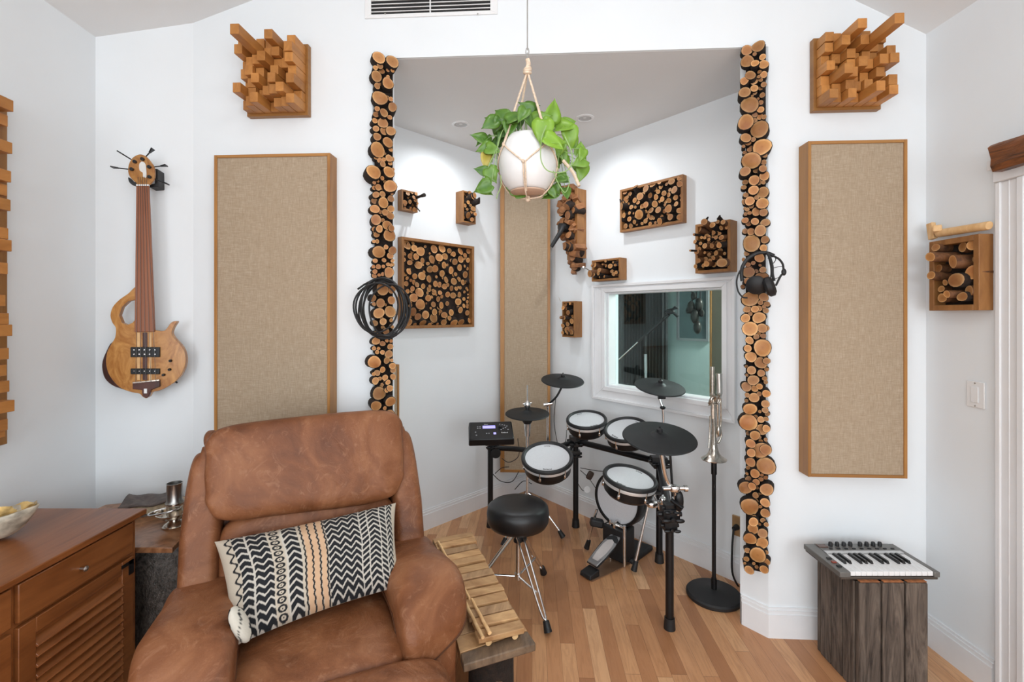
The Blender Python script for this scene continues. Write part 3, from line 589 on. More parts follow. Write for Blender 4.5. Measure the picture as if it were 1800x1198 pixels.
for px, py, qx, qy, r in ((1240, 388, 1243, 381, .011), (1263, 384, 1264, 378, .010), (1268, 386, 1264, 380, .009)):
    a, z, _ = WR.hit(px, py, .1); b, y, _ = WR.hit(qx, qy, .13); m.tube([WR.pt(a, z-.04, .03), WR.pt(a, z, .1), WR.pt(b, y, .12)], [r*1.6, r, r*.4], 8)
m.build('twig', BARK, t)
randfill(t, WR, a0+.02, a1-.02, z0+.02, z1-.02, 24, .012, .02, .02, .06, rnd)
t, a0, a1, z0, z1 = artbox(WR, 1040, 1090, (1090, 491), (1090, 452), .075, .014, 'small horizontal box of carved offcuts over the top left corner of the window')
logs(WR, crop('1050,610,42,.1 985,530,32,.1 760,490,40,.09 665,590,26,.1 770,630,45,.08 900,640,75,.1 1110,460,45,.06 1000,880,55,.1 1080,830,50,.1 950,790,50,.09 570,760,70,.12 540,860,55,.12 430,600,75,.07 280,870,90,.15 380,900,60,.13 580,970,30,.1 720,950,38,.09 340,620,40,.08', 17.11, 1020, 430), t, rnd, .06, .1, .2, 1.1, None, .5)
a, z, _ = WR.hit(1026, 469.5, .2); b, y, _ = WR.hit(1035, 476, .14); MB().cyl(WR.pt(b, y, .12), WR.pt(a, z, .2), .003, n=8).cyl(WR.pt(a, z, .2), WR.pt(a, z, .2)+Vector((-.003, -.004, .002)), .007, n=10).build('nail', STEEL, t)
t, a0, a1, z0, z1 = artbox(WR, 988, 1010, (1010, 593), (1010, 529), .085, .012, 'small upright box of offcuts beside the window left edge')
logs(WR, crop('380,280,28,.09 340,470,50,.11 435,550,32,.08 260,580,36,.13 180,575,30,.16 415,650,55,.08 320,840,70,.11 400,880,60,.1 230,745,45,.1 235,370,40,.11 290,300,50,.08 300,390,25,.09 330,710,45,.09 320,890,45,.11 225,890,38,.1', 11.98, 970, 510), t, rnd, .06, .1, .2, 1.1, None, .5)
a, z, _ = WR.hit(983, 529.5, .1); b, y, _ = WR.hit(982, 521.5, .1); MB().cyl(WR.pt(a, z, .085), WR.pt(b, y, .1), .003, n=8).build('nail', STEEL, t)
t, a0, a1, z0, z1 = artbox(WL, 706, 734.4, (734.4, 373.5), (706, 332), .05, .013, 'small square box of branch ends, upper left above the large square log box')
logs(WL, crop('285,315,45,.05 365,300,30,.05 440,320,35,.06 400,390,42,.06 425,440,40,.06 325,470,38,.055 230,480,45,.05 235,520,30,.055 230,595,35,.05 340,600,38,.05 400,615,42,.055 380,545,60,.03 465,500,28,.07 300,380,50,.02', 10.588, 690, 310), t, rnd, .03, .06, .2)
a, z, _ = WL.hit(733, 347, .06); b, y, _ = WL.hit(746, 342.5, .15); c, x, _ = WL.hit(738, 371, .1)
MB().tube([WL.pt(a, z, .02), WL.pt((a+b)/2, (z+y)/2, .1), WL.pt(b, y, .15)], [.012, .009, .014], 8).tube([WL.pt(c, x+.05, .04), WL.pt(c, x, .1)], .004, 6).build('twig', BARK, t)
t, a0, a1, z0, z1 = artbox(WL, 813.7, 836.4, (813.7, 390), (813.7, 334), .085, .012, 'small upright box of split branches left of the hanging plant, below its leaves')
logs(WL, crop('1440,310,45,.09 1410,400,42,.08 1500,380,60,.12 1530,350,55,.13 1410,480,38,.09 1455,540,35,.1 1350,540,38,.07 1390,610,32,.08 1500,600,50,.11 1410,720,65,.09 1480,800,42,.11 1540,700,38,.13 1340,760,25,.07 1360,330,45,.06 1480,660,40,.1', 10.588, 690, 310), t, rnd, .05, .1, .2)
a, z, _ = WL.hit(833, 355, .1); b, y, _ = WL.hit(843, 347, .17); MB().tube([WL.pt(a, z, .02), WL.pt(a, z, .1), WL.pt((a+b)/2, z-.005, .15), WL.pt(b, y, .17)], [.02, .03, .02, .005], 8).build('twig', BARK, t)
LIM = None
# upright cluster of offcuts beside the corner panel
t0, z0, _ = WR.hit(1015, 452, .1); z1 = WR.hit(1015, 330, .1)[1]; aL = WR.hit(992, 400, .06)[0]
t = thing('offcut_cluster', WR.pt((aL+t0)/2, z0, 0), 'tall jagged cluster of brown wood offcuts below the right side of the hanging plant', 'wall art')
MB().wbox(WR, aL, t0, z0, z1, .001, .03).wbox(WR, t0-.03, t0, z0, z1, .03, .10).build('backing_board', BOXW, t, bevel=.002)
rnd = random.Random(21); m2 = 0
for k in range(78):
    px = rnd.uniform(982, 1013); py = rnd.uniform(326, 452) if k > 3 else 455+k*5
    if py > 440: px = rnd.uniform(996, 1010)
    o = rnd.uniform(.07, .16); a, z, _ = WR.hit(px, py, o)
    R = axes(WR.n+Vector((rnd.uniform(-.5, .5), rnd.uniform(-.3, .3), rnd.uniform(-.4, .4))))@Matrix.Rotation(rnd.uniform(0, 3), 3, 'Z')
    c = WR.pt(a, z, max(.045, o*.6))
    if k % 3: MB().box(c, (rnd.uniform(.03, .06), rnd.uniform(.03, .08), o*.7), R, rnd.uniform(.6, 1)).build('wood_offcut', CHUNK, t, bevel=.003)
    else: MB().log(c-R.col[2]*o*.35, R.col[2], o*.75, rnd.uniform(.02, .032), seed=k).build('wood_offcut', [CHUNK, BARK], t)
a, z, _ = WR.hit(988, 400, .15); b, y, _ = WR.hit(985, 408, .2); c, x, _ = WR.hit(969, 434, .24)
MB().tube([WR.pt(a+.02, z, .08), WR.pt(a, z, .16), WR.pt(b, y, .2), WR.pt(c, x, .24)], [.035, .035, .018, .013], 10).build('charred_branch', RUBBER, t)
m = MB()
for px, py in ((1004, 462), (1000, 455), (1008, 458), (1006, 472)):
    a, z, _ = WR.hit(px, py, .07); m.box(WR.pt(a, z, .05), (.035, .045, .08), axes(Vector((.1, .2, 1))), .6)
m.build('wood_offcut', CHUNK, t, bevel=.002)
# log box on the right wall
t0, a1x = WRIGHT.hit(1633, 500, .06)[0], WRIGHT.hit(1721, 500, .06)[0]; z0 = WRIGHT.hit(1721, 545, .06)[1]; z1 = 1.845
t = thing('log_box', WRIGHT.pt((t0+a1x)/2, z0, 0), 'wooden box of thick split branches on the right wall beside the door casing', 'wall art')
w_ = .024; m = MB()
m.wbox(WRIGHT, t0, t0+w_, z0, z1, .001, .06).wbox(WRIGHT, a1x-w_, a1x, z0, z1, .001, .06).wbox(WRIGHT, t0+w_, a1x-w_, z0, z0+w_, .001, .06).wbox(WRIGHT, t0+w_, a1x-w_, z1-w_, z1, .001, .06)
m.build('box_frame', BOXW, t, bevel=.002); MB().wbox(WRIGHT, t0+w_, a1x-w_, z0+w_, z1-w_, .002, .008).build('backing', BARK, t)
logs(WRIGHT, [(1620+a/6.66, 380+b/6.66, r/6.66, L, tt) for a, b, r, L, tt in (
    (165, 365, 46, .085, (.2, 0)), (100, 475, 62, .12, (.0, 0)), (590, 340, 62, .05, (.1, .1)), (365, 530, 78, .08, (-.1, .0)), (110, 690, 50, .1, (.1, .1)), (600, 655, 88, .055, (0, 0)), (405, 745, 92, .085, (0, 0)),
    (275, 775, 36, .06, (.1, 0)), (240, 955, 56, .07, (.1, 0)), (295, 910, 46, .10, (-.1, 0)), (475, 940, 58, .08, (0, 0)), (555, 870, 62, .06, (0, .1)), (480, 360, 60, .04, (.1, 0)), (230, 850, 40, .05, (.2, 0)), (640, 500, 50, .03, (0, 0)), (200, 610, 50, .05, (0, 0)))], t, rnd, .03, .06, .1, 1.0, None, .6)
P = lambda px, py, o: WRIGHT.pt(*WRIGHT.hit(px, py, o)[:2], o)
MB().log(P(1650, 410, .03), P(1739, 396, .035)-P(1650, 410, .03), (P(1739, 396, .035)-P(1650, 410, .03)).length, .017, seed=2).build('top_branch', [PALEW, PALEW], t)
MB().box(P(1638, 406, .03), (.02, .03, .075), axes(Vector((0, .15, 1)))).box(P(1648, 403, .04), (.03, .035, .03), axes(Vector((.2, .2, 1)))).build('branch_stub', PALEW, t, bevel=.003)
# rustic beam over the door
t = WRIGHT; bs0 = WRIGHT.hit(1736, 280, .075)[0]; zb = t.hit(1733, 304, .075)[1]; zt = t.hit(1740, 255, .075)[1]
m = MB(); n = 40; L = 1.35; rows = []
prof = [(.001, 0), (.07, -.0), (.078, .03), (.074, .07), (.08, .11), (.072, .95), (.06, 1), (.001, 1)]
for i in range(n+1):
    s = bs0+L*i/n; row = []
    for j, (o, h) in enumerate(prof):
        zz = zb+(zt-zb)*(h if h in (0, 1, -0.0) else h/ .15 if h < .12 else .9); k = noise.noise(Vector((s*9, j*1.7, 3)))*.008 if 0 < j < 7 else 0
        row.append(m.v(t.pt(s+(.012*(1-h) if i == 0 else 0), zz+k*.6, o+k)))
    rows.append(row)
for p, q in zip(rows, rows[1:]):
    for j in range(len(prof)): l = (j+1) % len(prof); m.f(p[j], p[l], q[l], q[j])
m.f(*rows[0][::-1]); m.f(*rows[-1])
tag(m.build('wooden_beam', RUSTIC, loc=t.pt(bs0+L/2, zb, 0), ang=30), 'rough dark-stained timber beam mounted over the doorway on the right wall', 'beam')
# ---------------------------------------------------------------- block diffusers
def diffuser(px0, px1, py0, py1, wf, label, longs, seed, mirror):
    a0, z1, _ = wf.hit(px0, py0, .0); a1, z0, _ = wf.hit(px1, py1, .0); rnd = random.Random(seed)
    t = thing('block_diffuser', wf.pt((a0+a1)/2, z0, 0), label, 'wall art', 'wooden block sculptures high on the wall')
    MB().wbox(wf, a0, a1, z0, z1, .001, .032).build('base_panel', HONEYX, t, bevel=.002)
    nx, nz = 7, 7; q = .012; sx = (a1-a0-2*q)/nx; sz = (z1-z0-2*q)/nz
    for i in range(nx):
        for j in range(nz):
            L = rnd.choice((.035, .05, .065, .08, .10, .12))*rnd.uniform(.9, 1.1)
            if (i+j) % 2: L *= .72
            L = longs.get((i, j), L); j_ = .002
            ob = MB().wbox(wf, a0+q+i*sx+j_*rnd.random(), a0+q+(i+1)*sx-j_*rnd.random(), z1-q-(j+1)*sz+j_*rnd.random(), z1-q-j*sz-j_*rnd.random(), .032, .032+L).build('wood_block', BLOCK, t, bevel=.0012, seg=1)
diffuser(1423, 1540, 74, 197, WB, 'wooden block sculpture high on the wall, right of the right log column', {(4, 1): .265, (2, 0): .165, (1, 1): .12, (0, 0): .07, (6, 0): .05, (5, 1): .06, (3, 1): .12, (0, 3): .08, (1, 4): .14, (6, 3): .13, (6, 5): .12, (0, 6): .10, (2, 6): .10, (4, 6): .16, (5, 4): .10}, 5, False)
diffuser(441, 547, 87, 207, WB, 'wooden block sculpture high on the wall, left of the left log column', {(2, 1): .27, (3, 0): .07, (4, 0): .15, (6, 0): .10, (6, 1): .13, (0, 0): .09, (0, 1): .12, (3, 2): .14, (0, 5): .13, (1, 4): .08, (6, 6): .11, (4, 5): .11, (2, 6): .13, (0, 6): .05, (4, 3): .10}, 8, True)
# slatted block panel on the left wall, only its far end in view
sf = WLEFT.hit(13.5, 500, .06)[0]; zt = WLEFT.hit(14, 172, .06)[1]; zb = WLEFT.hit(16, 779, .06)[1]
t = thing('slatted_block_panel', WLEFT.pt(sf+.25, zb, 0), 'tall wooden panel of stepped blocks on the left wall at the photo edge', 'wall art')
MB().wbox(WLEFT, sf, sf+.5, zb, zt, .001, .06).build('base_panel', HONEY, t, bevel=.003)
rnd = random.Random(2); sx2 = WLEFT.hit(22, 500, .14)[0]
for py, px in ((187, 24), (213, 14), (261, 22), (311, 20), (335, 13), (361, 19), (411, 15), (432, 21), (472, 14), (528, 10), (560, 16), (580, 22), (621, 16), (650, 12), (678, 17), (712, 26), (745, 14), (757, 10)):
    o = .105+.05*(px-10)/16; a, z, _ = WLEFT.hit(px, py, o); h = .021
    MB().wbox(WLEFT, a, a+.16, z-h, z+h, .06, o).build('wood_block', BLOCK, t, bevel=.0015)
for k in range(40):
    a = sf+.17+(k % 4)*.08; z = zb+.02+(k//4)*.13+rnd.uniform(0, .05); o = rnd.uniform(.09, .14)
    if z+.045 < zt: MB().wbox(WLEFT, a, a+.07, z, z+.045, .06, o).build('wood_block', BLOCK, t, bevel=.0015)
# ---------------------------------------------------------------- coiled cable and headphones on the columns
P = lambda px, py, o: CLW.pt(*CLW.hit(px, py, o)[:2], o)
rnd = random.Random(9); m = MB()
t = thing('cable_coil', P(672, 595, .08), 'coiled black audio cable hanging on the left log column', 'cable')
for k in range(9):
    cx = 676+rnd.uniform(-8, 7); cy = 541+rnd.uniform(-4, 5); rx = 40+rnd.uniform(-5, 5); ry = 50+rnd.uniform(-6, 4); o0 = .09+.007*k; ph = rnd.random()*6
    if k == 8: cx, rx, ry = 661, 39, 43
    if k == 7: cx, cy, rx, ry = 685, 545, 36, 46
    pts = [P(cx+rx*(1+.03*math.sin(3*q+ph))*math.cos(q), cy+ry*(1+.03*math.sin(2*q+ph))*math.sin(q), o0+.012*math.sin(q*2+ph)) for q in [2*math.pi*i/48 for i in range(48)]]
    m.tube(pts, .0042, 8, True)
m.build('cable_loops', RUBBER, t)
MB().tube([P(629, 508, .13), P(640, 500, .12), P(655, 492, .11), P(670, 489, .1)], .0045, 8).build('cable_end', RUBBER, t)
P = lambda px, py, o: CRW.pt(*CRW.hit(px, py, o)[:2], o)
C3 = lambda lst, o: smooth_poly([P(1280+a/7.05, 380+b/7.05, o+(q[0] if q else 0)) for a, b, *q in lst], 6, False)
t = thing('headphones', P(1337, 515, .1), 'black headphones with trailing cord hanging on the right log column', 'headphones')
MB().tube(C3([(175, 800), (165, 700), (180, 620), (230, 540), (310, 480), (400, 448), (500, 460), (570, 490)], .10), .0085, 8).tube(C3([(480, 445), (520, 520), (545, 620), (550, 720), (570, 800)], .12), .006, 8).build('headband', RUBBER, t)
MB().tube(C3([(560, 490), (630, 530), (675, 590), (685, 650), (690, 700), (650, 740), (590, 860)], .13), .0045, 8).tube(C3([(170, 640), (125, 720), (105, 820), (125, 930), (180, 1000), (240, 1010)], .13), .0035, 8).tube(C3([(560, 640), (620, 625), (670, 620)], .13), .0015, 6).tube(C3([(560, 780), (620, 760), (660, 730)], .13), .0015, 6).tube(C3([(490,520),(560,500),(590,530),(560,580),(530,570)],.12),.002,6).tube(C3([(500,500),(530,640),(525,760),(480,800)],.11),.003,6).build('cord', RUBBER, t)
m = MB(); m.lathe([(0, -.02), (.03, -.02), (.042, -.008), (.042, .008), (.03, .018), (0, .02)], P(1280+345/7.05, 380+850/7.05, .12), Vector((-.5, -.8, -.3)), 28)
m.build('ear_cup', RUBBER, t)
m = MB(); m.lathe([(0, -.022), (.032, -.02), (.045, -.008), (.045, .01), (.03, .02), (0, .022)], P(1280+515/7.05, 380+870/7.05, .13), Vector((.8, -.5, .3)), 28); m.build('ear_cup', RUBBER, t)
MB().sup(P(1280+690/7.05, 380+690/7.05, .13), (.011, .008, .016), 1, 1, 12, 8).build('cord_slider', RUBBER, t)
# ================================================================ BASS GUITAR
BO = .105
def PB(px, py, o=BO): return WS.pt(*WS.hit(px, py, o)[:2], o)
low = lambda lst: [(170+a/5.447, 490+b/5.447) for a, b in lst]
hi = lambda lst: [(170+a/5.447, 250+b/5.447) for a, b in lst]
t = thing('bass_guitar', PB(253, 697, 0), 'natural burl wood electric bass guitar hanging on the left wall', 'bass guitar')
def plate(pts, o0, o1, name, mat, bevel=0, seg=2, **k):
    # thickness runs straight out of the wall: the outline keeps its real width at every depth
    A_ = [PB(x, y, o1) for x, y in pts]; B_ = [p-WS.n*(o1-o0) for p in A_]
    return MB().prism(B_, A_).build(name, mat, t, bevel=bevel, seg=seg, **k)
body = [(368, 75), (340, 100), (300, 140), (215, 200), (152, 270), (130, 350), (150, 420), (182, 470), (175, 560), (140, 620), (100, 700), (88, 800), (110, 900), (170, 990), (240, 1050), (340, 1085), (410, 1098), (440, 1128), (475, 1142), (500, 1122), (525, 1085), (620, 1060), (740, 990), (815, 905), (850, 800), (840, 700), (800, 630), (740, 565), (716, 520), (730, 468), (765, 412), (750, 402), (712, 418), (680, 460), (655, 490), (620, 500), (555, 490)]
inner = [(372, 500), (372, 385), (340, 420), (290, 442), (240, 420), (212, 350), (240, 270), (300, 215), (368, 197)]
pts = smooth_poly(low(body), 3, False)+low(inner)
plate(pts, BO-.030, BO, 'body', BURL, .006, 3)
back = low([(150, 600), (88, 690), (50, 790), (48, 870), (72, 950), (130, 1010), (220, 1050), (400, 1090), (600, 1040), (740, 960), (800, 840), (780, 700), (600, 620), (300, 600)])
plate(smooth_poly(back, 3), BO-.05, BO-.028, 'back_shell', DKWOOD, .006, 2)
plate(low([(362, 502), (555, 500), (527, -10), (376, -10)])[:0]+low([(362, 505), (552, 505)])+hi([(495, 415), (378, 415)]), BO-.004, BO+.010, 'fingerboard', FINGER, .001)
plate(low([(380, 470), (540, 470)])+hi([(488, 415), (385, 415)]), BO-.022, BO-.004, 'neck', DKWOOD, .004)
plate(hi([(376, 402), (496, 402), (496, 416), (376, 416)]), BO, BO+.012, 'nut', PLWHITE)
plate(smooth_poly(hi([(380, 405), (372, 385), (330, 345), (302, 300), (300, 235), (318, 180), (350, 140), (400, 115), (440, 118), (480, 142), (520, 190), (545, 230), (555, 290), (548, 350), (520, 385), (495, 405)]), 3), BO-.012, BO+.002, 'headstock', BURL, .003)
plate(smooth_poly(hi([(300, 335), (320, 345), (350, 375), (378, 385), (376, 412), (345, 410), (310, 380)]), 3), BO-.014, BO+.004, 'headstock_wing', RUBBER, .002)
plate(smooth_poly(hi([(415, 195), (440, 185), (468, 215), (475, 330), (445, 330), (440, 290), (412, 270), (405, 225)]), 3), BO+.002, BO+.0035, 'headstock_inlay', plain('pearl_inlay', (.75, .74, .72), .2, var=.1), 0)
for (ax, ay), (bx, by) in (((372, 190), (262, 122)), ((445, 165), (505, 100)), ((343, 262), (208, 246)), ((508, 240), (612, 228)), ((512, 335), (628, 380))):
    (px, py), (qx, qy) = hi([(ax, ay)])[0], hi([(bx, by)])[0]; m = MB(); m.cyl(PB(px, py, BO), PB(px, py, BO)+WS.n*.014, .0078, n=16)
    m.cyl(PB(px, py, BO-.008), PB(qx, qy, BO-.008), .003, n=8); d = (PB(qx, qy, BO-.008)-PB(px, py, BO-.008)).normalized()
    c = PB(qx, qy, BO-.008); R = axes(d, WS.n); m.prism([c+R@Vector((y, x, 0)) for x, y in ((-.005, -.003), (.005, -.003), (.005, .003), (-.005, .003))], [c+R@Vector((y, x, .026)) for x, y in ((-.0165, -.003), (.0165, -.003), (.0165, .003), (-.0165, .003))])
    m.build('tuning_peg', BLACK, t, bevel=.001)
for k in range(5):
    u = (k+.5)/5; top = hi([(384+106*u, 330)])[0]; nut = hi([(388+98*u, 408)])[0]; br = low([(350+240*u, 985)])[0]
    MB().tube([PB(*top, BO+.006), PB(*nut, BO+.014), PB(*br, BO+.016)], .0008, 6).build('string', plain('dark_string', (.09, .085, .08), .35, .7) if k == 0 else bpy.data.materials['dark_string'], t)
for y0, y1, dots in ((652, 748, ((678, 0), (720, 0))), (858, 912, ((882, 0),))):
    pk = plate(low([(322, y1), (322, y0), (602, y0), (602, y1)]), BO-.002, BO+.008, 'pickup', BLACK, .002)
    m = MB()
    for k in range(5):
        for yy, _ in dots: p = PB(*low([(358+50*k, yy)])[0], BO+.008); m.cyl(p, p+WS.n*.0012, .0032 if len(dots) > 1 else .0022, n=12)
    m.build('pole_piece', CHROME, pk)
for a, b in ((710, 782), (702, 866), (645, 917)):
    p = PB(*low([(a, b)])[0], BO); MB().lathe([(.0065, 0), (.0060, .012), (.0045, .014), (0, .014)], p, WS.n, 20).build('control_knob', RUBBER, t)
plate(low([(342, 1055), (342, 990), (598, 965), (605, 1030), (520, 1062), (495, 1130), (470, 1140), (440, 1125), (430, 1062)]), BO-.002, BO+.012, 'bridge', DKWOOD, .002)
plate(low([(342, 1000), (342, 988), (598, 962), (598, 974)]), BO+.012, BO+.014, 'bridge_edge', SILVER)
plate(low([(452, 1095), (452, 1050), (480, 1050), (480, 1095)]), BO+.012, BO+.016, 'bridge_badge', PLWHITE)
plate(low([(440, 968), (440, 512), (485, 512), (485, 968)]), BO-.001, BO+.0008, 'center_stripe', DKWOOD)
plate(low([(388, 968), (388, 512), (412, 512), (412, 968)]), BO-.001, BO+.0006, 'center_stripe', PALEW); plate(low([(500, 968), (500, 512), (524, 512), (524, 968)]), BO-.001, BO+.0006, 'center_stripe', PALEW)
p = PB(*low([(752, 978)])[0], BO-.02); MB().cyl(p, p+Vector((.010, 0, -.008)), .004, n=10).build('strap_button', BLACK, t)
hp = hi([(555, 250), (585, 255), (588, 425), (500, 430), (500, 400), (553, 395)])
t = thing('guitar_hanger', PB(268, 315, 0), 'black wall hanger behind the headstock of the bass guitar', 'hanger')
A_ = [PB(x, y, .072) for x, y in hp]; MB().prism([p-WS.n*.071 for p in A_], A_).build('hanger_block', RUBBER, t, bevel=.003)
MB().cyl(PB(258, 322, .02), PB(258, 322, BO-.02), .006, n=10).build('hanger_arm', RUBBER, t)
# ================================================================ HANGING PLANT
HY = 1.75; pc = at(928, 290, HY); kx = HY/F
t = thing('hanging_plant', (pc.x, pc.y, pc.z-.115), 'leafy green vine in a white pot hanging in a knotted rope sling', 'hanging plant')
R0 = 51*kx
prof = [(0, -.098), (.055, -.098), (.075, -.088), (.098, -.05), (R0, -.0), (.102, .05), (.088, .085), (.078, .100), (.070, .100), (.078, .07), (0, .07)]
MB().lathe(smooth_poly(prof[:9], 3, False)+[(.074, .080), (0, .078)], pc, n=48).build('pot', POT, t)
MB().lathe([(0, .079), (.072, .079)], pc, n=24).build('soil', SOIL, t)
MB().lathe([(0, -.112), (.052, -.112), (.066, -.103), (.066, -.098), (0, -.098)], pc, n=40).build('saucer', TERRA, t)
top = Vector((pc.x-.002, HY, EYE+(553-125)*kx)); hook = Vector((pc.x-.002, HY, EYE+(553-88)*kx))
m = MB(); m.cyl(hook, (hook.x, hook.y, zc(hook.x)-.0), .0022, n=8); m.build('hanger_wire', STEEL, t)
m = MB(); m.tube([hook+Vector((.006*math.cos(q), 0, .014*math.sin(q)-.006)) for q in [i*math.pi/8 for i in range(16)]], .0016, 6, True)
m.tube([hook+Vector((0, .006*math.cos(q), .014*math.sin(q)-.024)) for q in [i*math.pi/8 for i in range(16)]], .0016, 6, True); m.build('chain_link', STEEL, t)
m = MB()
m.tube(smooth_poly([hook+Vector((0, 0, -.034)), hook+Vector((.004, 0, -.05)), top+Vector((0, 0, .01))], 4, False), .0085, 8)
for k in range(3): m.tube([top+Vector((.011*math.cos(q), .011*math.sin(q), -.006+.006*k+.004*math.sin(q+k))) for q in [i*math.pi/7 for i in range(14)]], .0055, 8, True)
def surf(az, h, off=.004):
    pr = [(-.112, .052), (-.098, .070), (-.088, .078), (-.05, .100), (0, R0), (.05, .104), (.085, .09), (.1, .08)]
    for (h0, r0), (h1, r1) in zip(pr, pr[1:]):
        if h <= h1: r = r0+(r1-r0)*(h-h0)/(h1-h0); break
    else: r = .08
    return pc+Vector(((r+off)*math.cos(az), (r+off)*math.sin(az), h))
az0 = [-2.55, -.9, .55, 2.1]
for k, a in enumerate(az0):
    for dd in (-.03, .03):
        m.tube(smooth_poly([top+Vector((.004*math.cos(a+dd*9), .004*math.sin(a+dd*9), -.01)), top.lerp(surf(a+dd, .098, .02), .5)+Vector((0, 0, -.01)), surf(a+dd*1.0, .098, .01), surf(a, .055, .006)], 5, False), .0033, 7)
    for b in (a+.79, a-.79):
        m.tube([surf(a+(b-a)*q, .055-.075*q, .0035) for q in [i/8 for i in range(9)]], .0028, 6)
        m.tube([surf(b+(a-b)*q*.0, -.02-.09*q, .0035) for q in [i/6 for i in range(7)]], .0028, 6)
    p = surf(a+.79, -.02, .004); m.sup(p, (.006, .006, .008), 1, 1, 10, 6); p = surf(a, .055, .006); m.sup(p, (.006, .006, .008), 1, 1, 10, 6)
bt = pc+Vector((0, 0, -.125)); m.sup(bt, (.010, .010, .012), 1, 1, 12, 8)
for a in az0: m.tube(smooth_poly([surf(a+.79, -.110, .004), pc+Vector((.04*math.cos(a+.79), .04*math.sin(a+.79), -.120)), bt], 4, False), .0028, 6)
e0 = at(990, 282, HY-.03); e1 = at(1018, 327, HY-.06); m.tube(smooth_poly([e0, e0.lerp(e1, .5)+Vector((.006, 0, .004)), e1], 4, False), [.006]*9, 8)
m.build('macrame_sling', ROPE, t)
# leaves: crop coordinates (x, y, length, screen angle of the tip in degrees, tone 0 dark .. 1 bright with the lit right side painted in), depth offset
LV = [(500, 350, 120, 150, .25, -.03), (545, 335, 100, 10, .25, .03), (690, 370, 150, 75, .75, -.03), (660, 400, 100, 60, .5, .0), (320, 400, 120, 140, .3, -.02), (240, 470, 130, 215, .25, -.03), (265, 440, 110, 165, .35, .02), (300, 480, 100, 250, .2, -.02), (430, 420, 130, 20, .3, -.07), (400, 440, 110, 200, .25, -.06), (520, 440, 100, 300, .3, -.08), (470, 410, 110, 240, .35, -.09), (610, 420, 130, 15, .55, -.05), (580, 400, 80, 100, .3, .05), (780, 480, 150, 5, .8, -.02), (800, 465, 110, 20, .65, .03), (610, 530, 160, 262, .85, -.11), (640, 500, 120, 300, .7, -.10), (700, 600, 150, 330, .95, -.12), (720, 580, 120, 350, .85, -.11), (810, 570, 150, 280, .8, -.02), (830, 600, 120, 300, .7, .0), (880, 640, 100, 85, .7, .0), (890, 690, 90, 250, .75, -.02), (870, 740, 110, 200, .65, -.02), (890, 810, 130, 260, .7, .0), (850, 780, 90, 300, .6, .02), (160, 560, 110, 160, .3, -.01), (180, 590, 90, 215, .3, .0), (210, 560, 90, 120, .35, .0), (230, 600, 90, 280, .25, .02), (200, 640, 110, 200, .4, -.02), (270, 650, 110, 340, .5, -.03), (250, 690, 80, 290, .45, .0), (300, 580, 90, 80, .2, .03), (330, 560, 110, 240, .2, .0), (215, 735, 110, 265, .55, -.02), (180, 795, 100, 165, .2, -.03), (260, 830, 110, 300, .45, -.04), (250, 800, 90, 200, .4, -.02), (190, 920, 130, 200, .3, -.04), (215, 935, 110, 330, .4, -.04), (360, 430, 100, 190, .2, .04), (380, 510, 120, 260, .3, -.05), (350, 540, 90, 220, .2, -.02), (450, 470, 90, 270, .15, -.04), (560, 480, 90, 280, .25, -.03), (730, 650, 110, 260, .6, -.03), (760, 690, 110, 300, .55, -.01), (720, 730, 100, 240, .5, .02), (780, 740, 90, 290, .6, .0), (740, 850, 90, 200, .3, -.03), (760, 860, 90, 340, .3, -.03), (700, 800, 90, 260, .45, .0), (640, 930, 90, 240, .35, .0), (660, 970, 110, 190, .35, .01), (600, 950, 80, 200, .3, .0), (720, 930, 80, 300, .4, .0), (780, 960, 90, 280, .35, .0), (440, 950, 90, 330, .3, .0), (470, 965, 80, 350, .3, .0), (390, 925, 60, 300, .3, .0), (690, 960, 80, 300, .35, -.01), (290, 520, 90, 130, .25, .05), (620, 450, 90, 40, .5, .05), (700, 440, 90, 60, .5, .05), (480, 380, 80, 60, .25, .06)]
m = MB(); m.C = []; rnd = random.Random(4); stems = []
for x, y, ln, an, tone, dy in LV:
    c = at(800+x/3.992, 100+y/3.992, HY+dy); L = ln/3.992*kx*1.05; an = math.radians(an)
    d = Vector((math.cos(an), rnd.uniform(-.35, .1), math.sin(an))).normalized(); side = d.cross(Vector((rnd.uniform(-.5, .5), -1, rnd.uniform(-.2, .6)))).normalized(); nn = side.cross(d)
    base = c-d*L*.5; stems.append(base); W = L*rnd.uniform(.36, .46); fold = rnd.uniform(.1, .4); cur = rnd.uniform(.05, .35); n = 9
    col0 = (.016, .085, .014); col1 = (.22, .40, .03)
    if (x, y) == (215, 735): col0 = col1 = (.42, .34, .06)
    g = []; 
    for i in range(n+1):
        q = i/n; wd = W*(math.sin(math.pi*min(1, q*1.0+.06)**.62)**.9) if q < 1 else 0; row = []
        for j in (-2, -1, 0, 1, 2):
            s_ = j/2; back = -.10*L*abs(s_)*(1-q)**2
            p = base+d*(L*q+back)+side*(wd*s_)+nn*(-cur*L*q*q+fold*wd*abs(s_)-.02*L*math.sin(q*9+j))
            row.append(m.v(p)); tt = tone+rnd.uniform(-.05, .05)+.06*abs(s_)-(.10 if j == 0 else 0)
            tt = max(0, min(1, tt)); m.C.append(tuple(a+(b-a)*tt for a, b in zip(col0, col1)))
        g.append(row)
    for r1, r2 in zip(g, g[1:]):
        for j in range(4): m.f(r1[j], r1[j+1], r2[j+1], r2[j])
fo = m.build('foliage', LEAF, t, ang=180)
sd = fo.modifiers.new('thick', 'SOLIDIFY'); sd.thickness = .0006
m = MB()
VINE = plain('vine_stem', (.28, .42, .16), .5, var=.1)
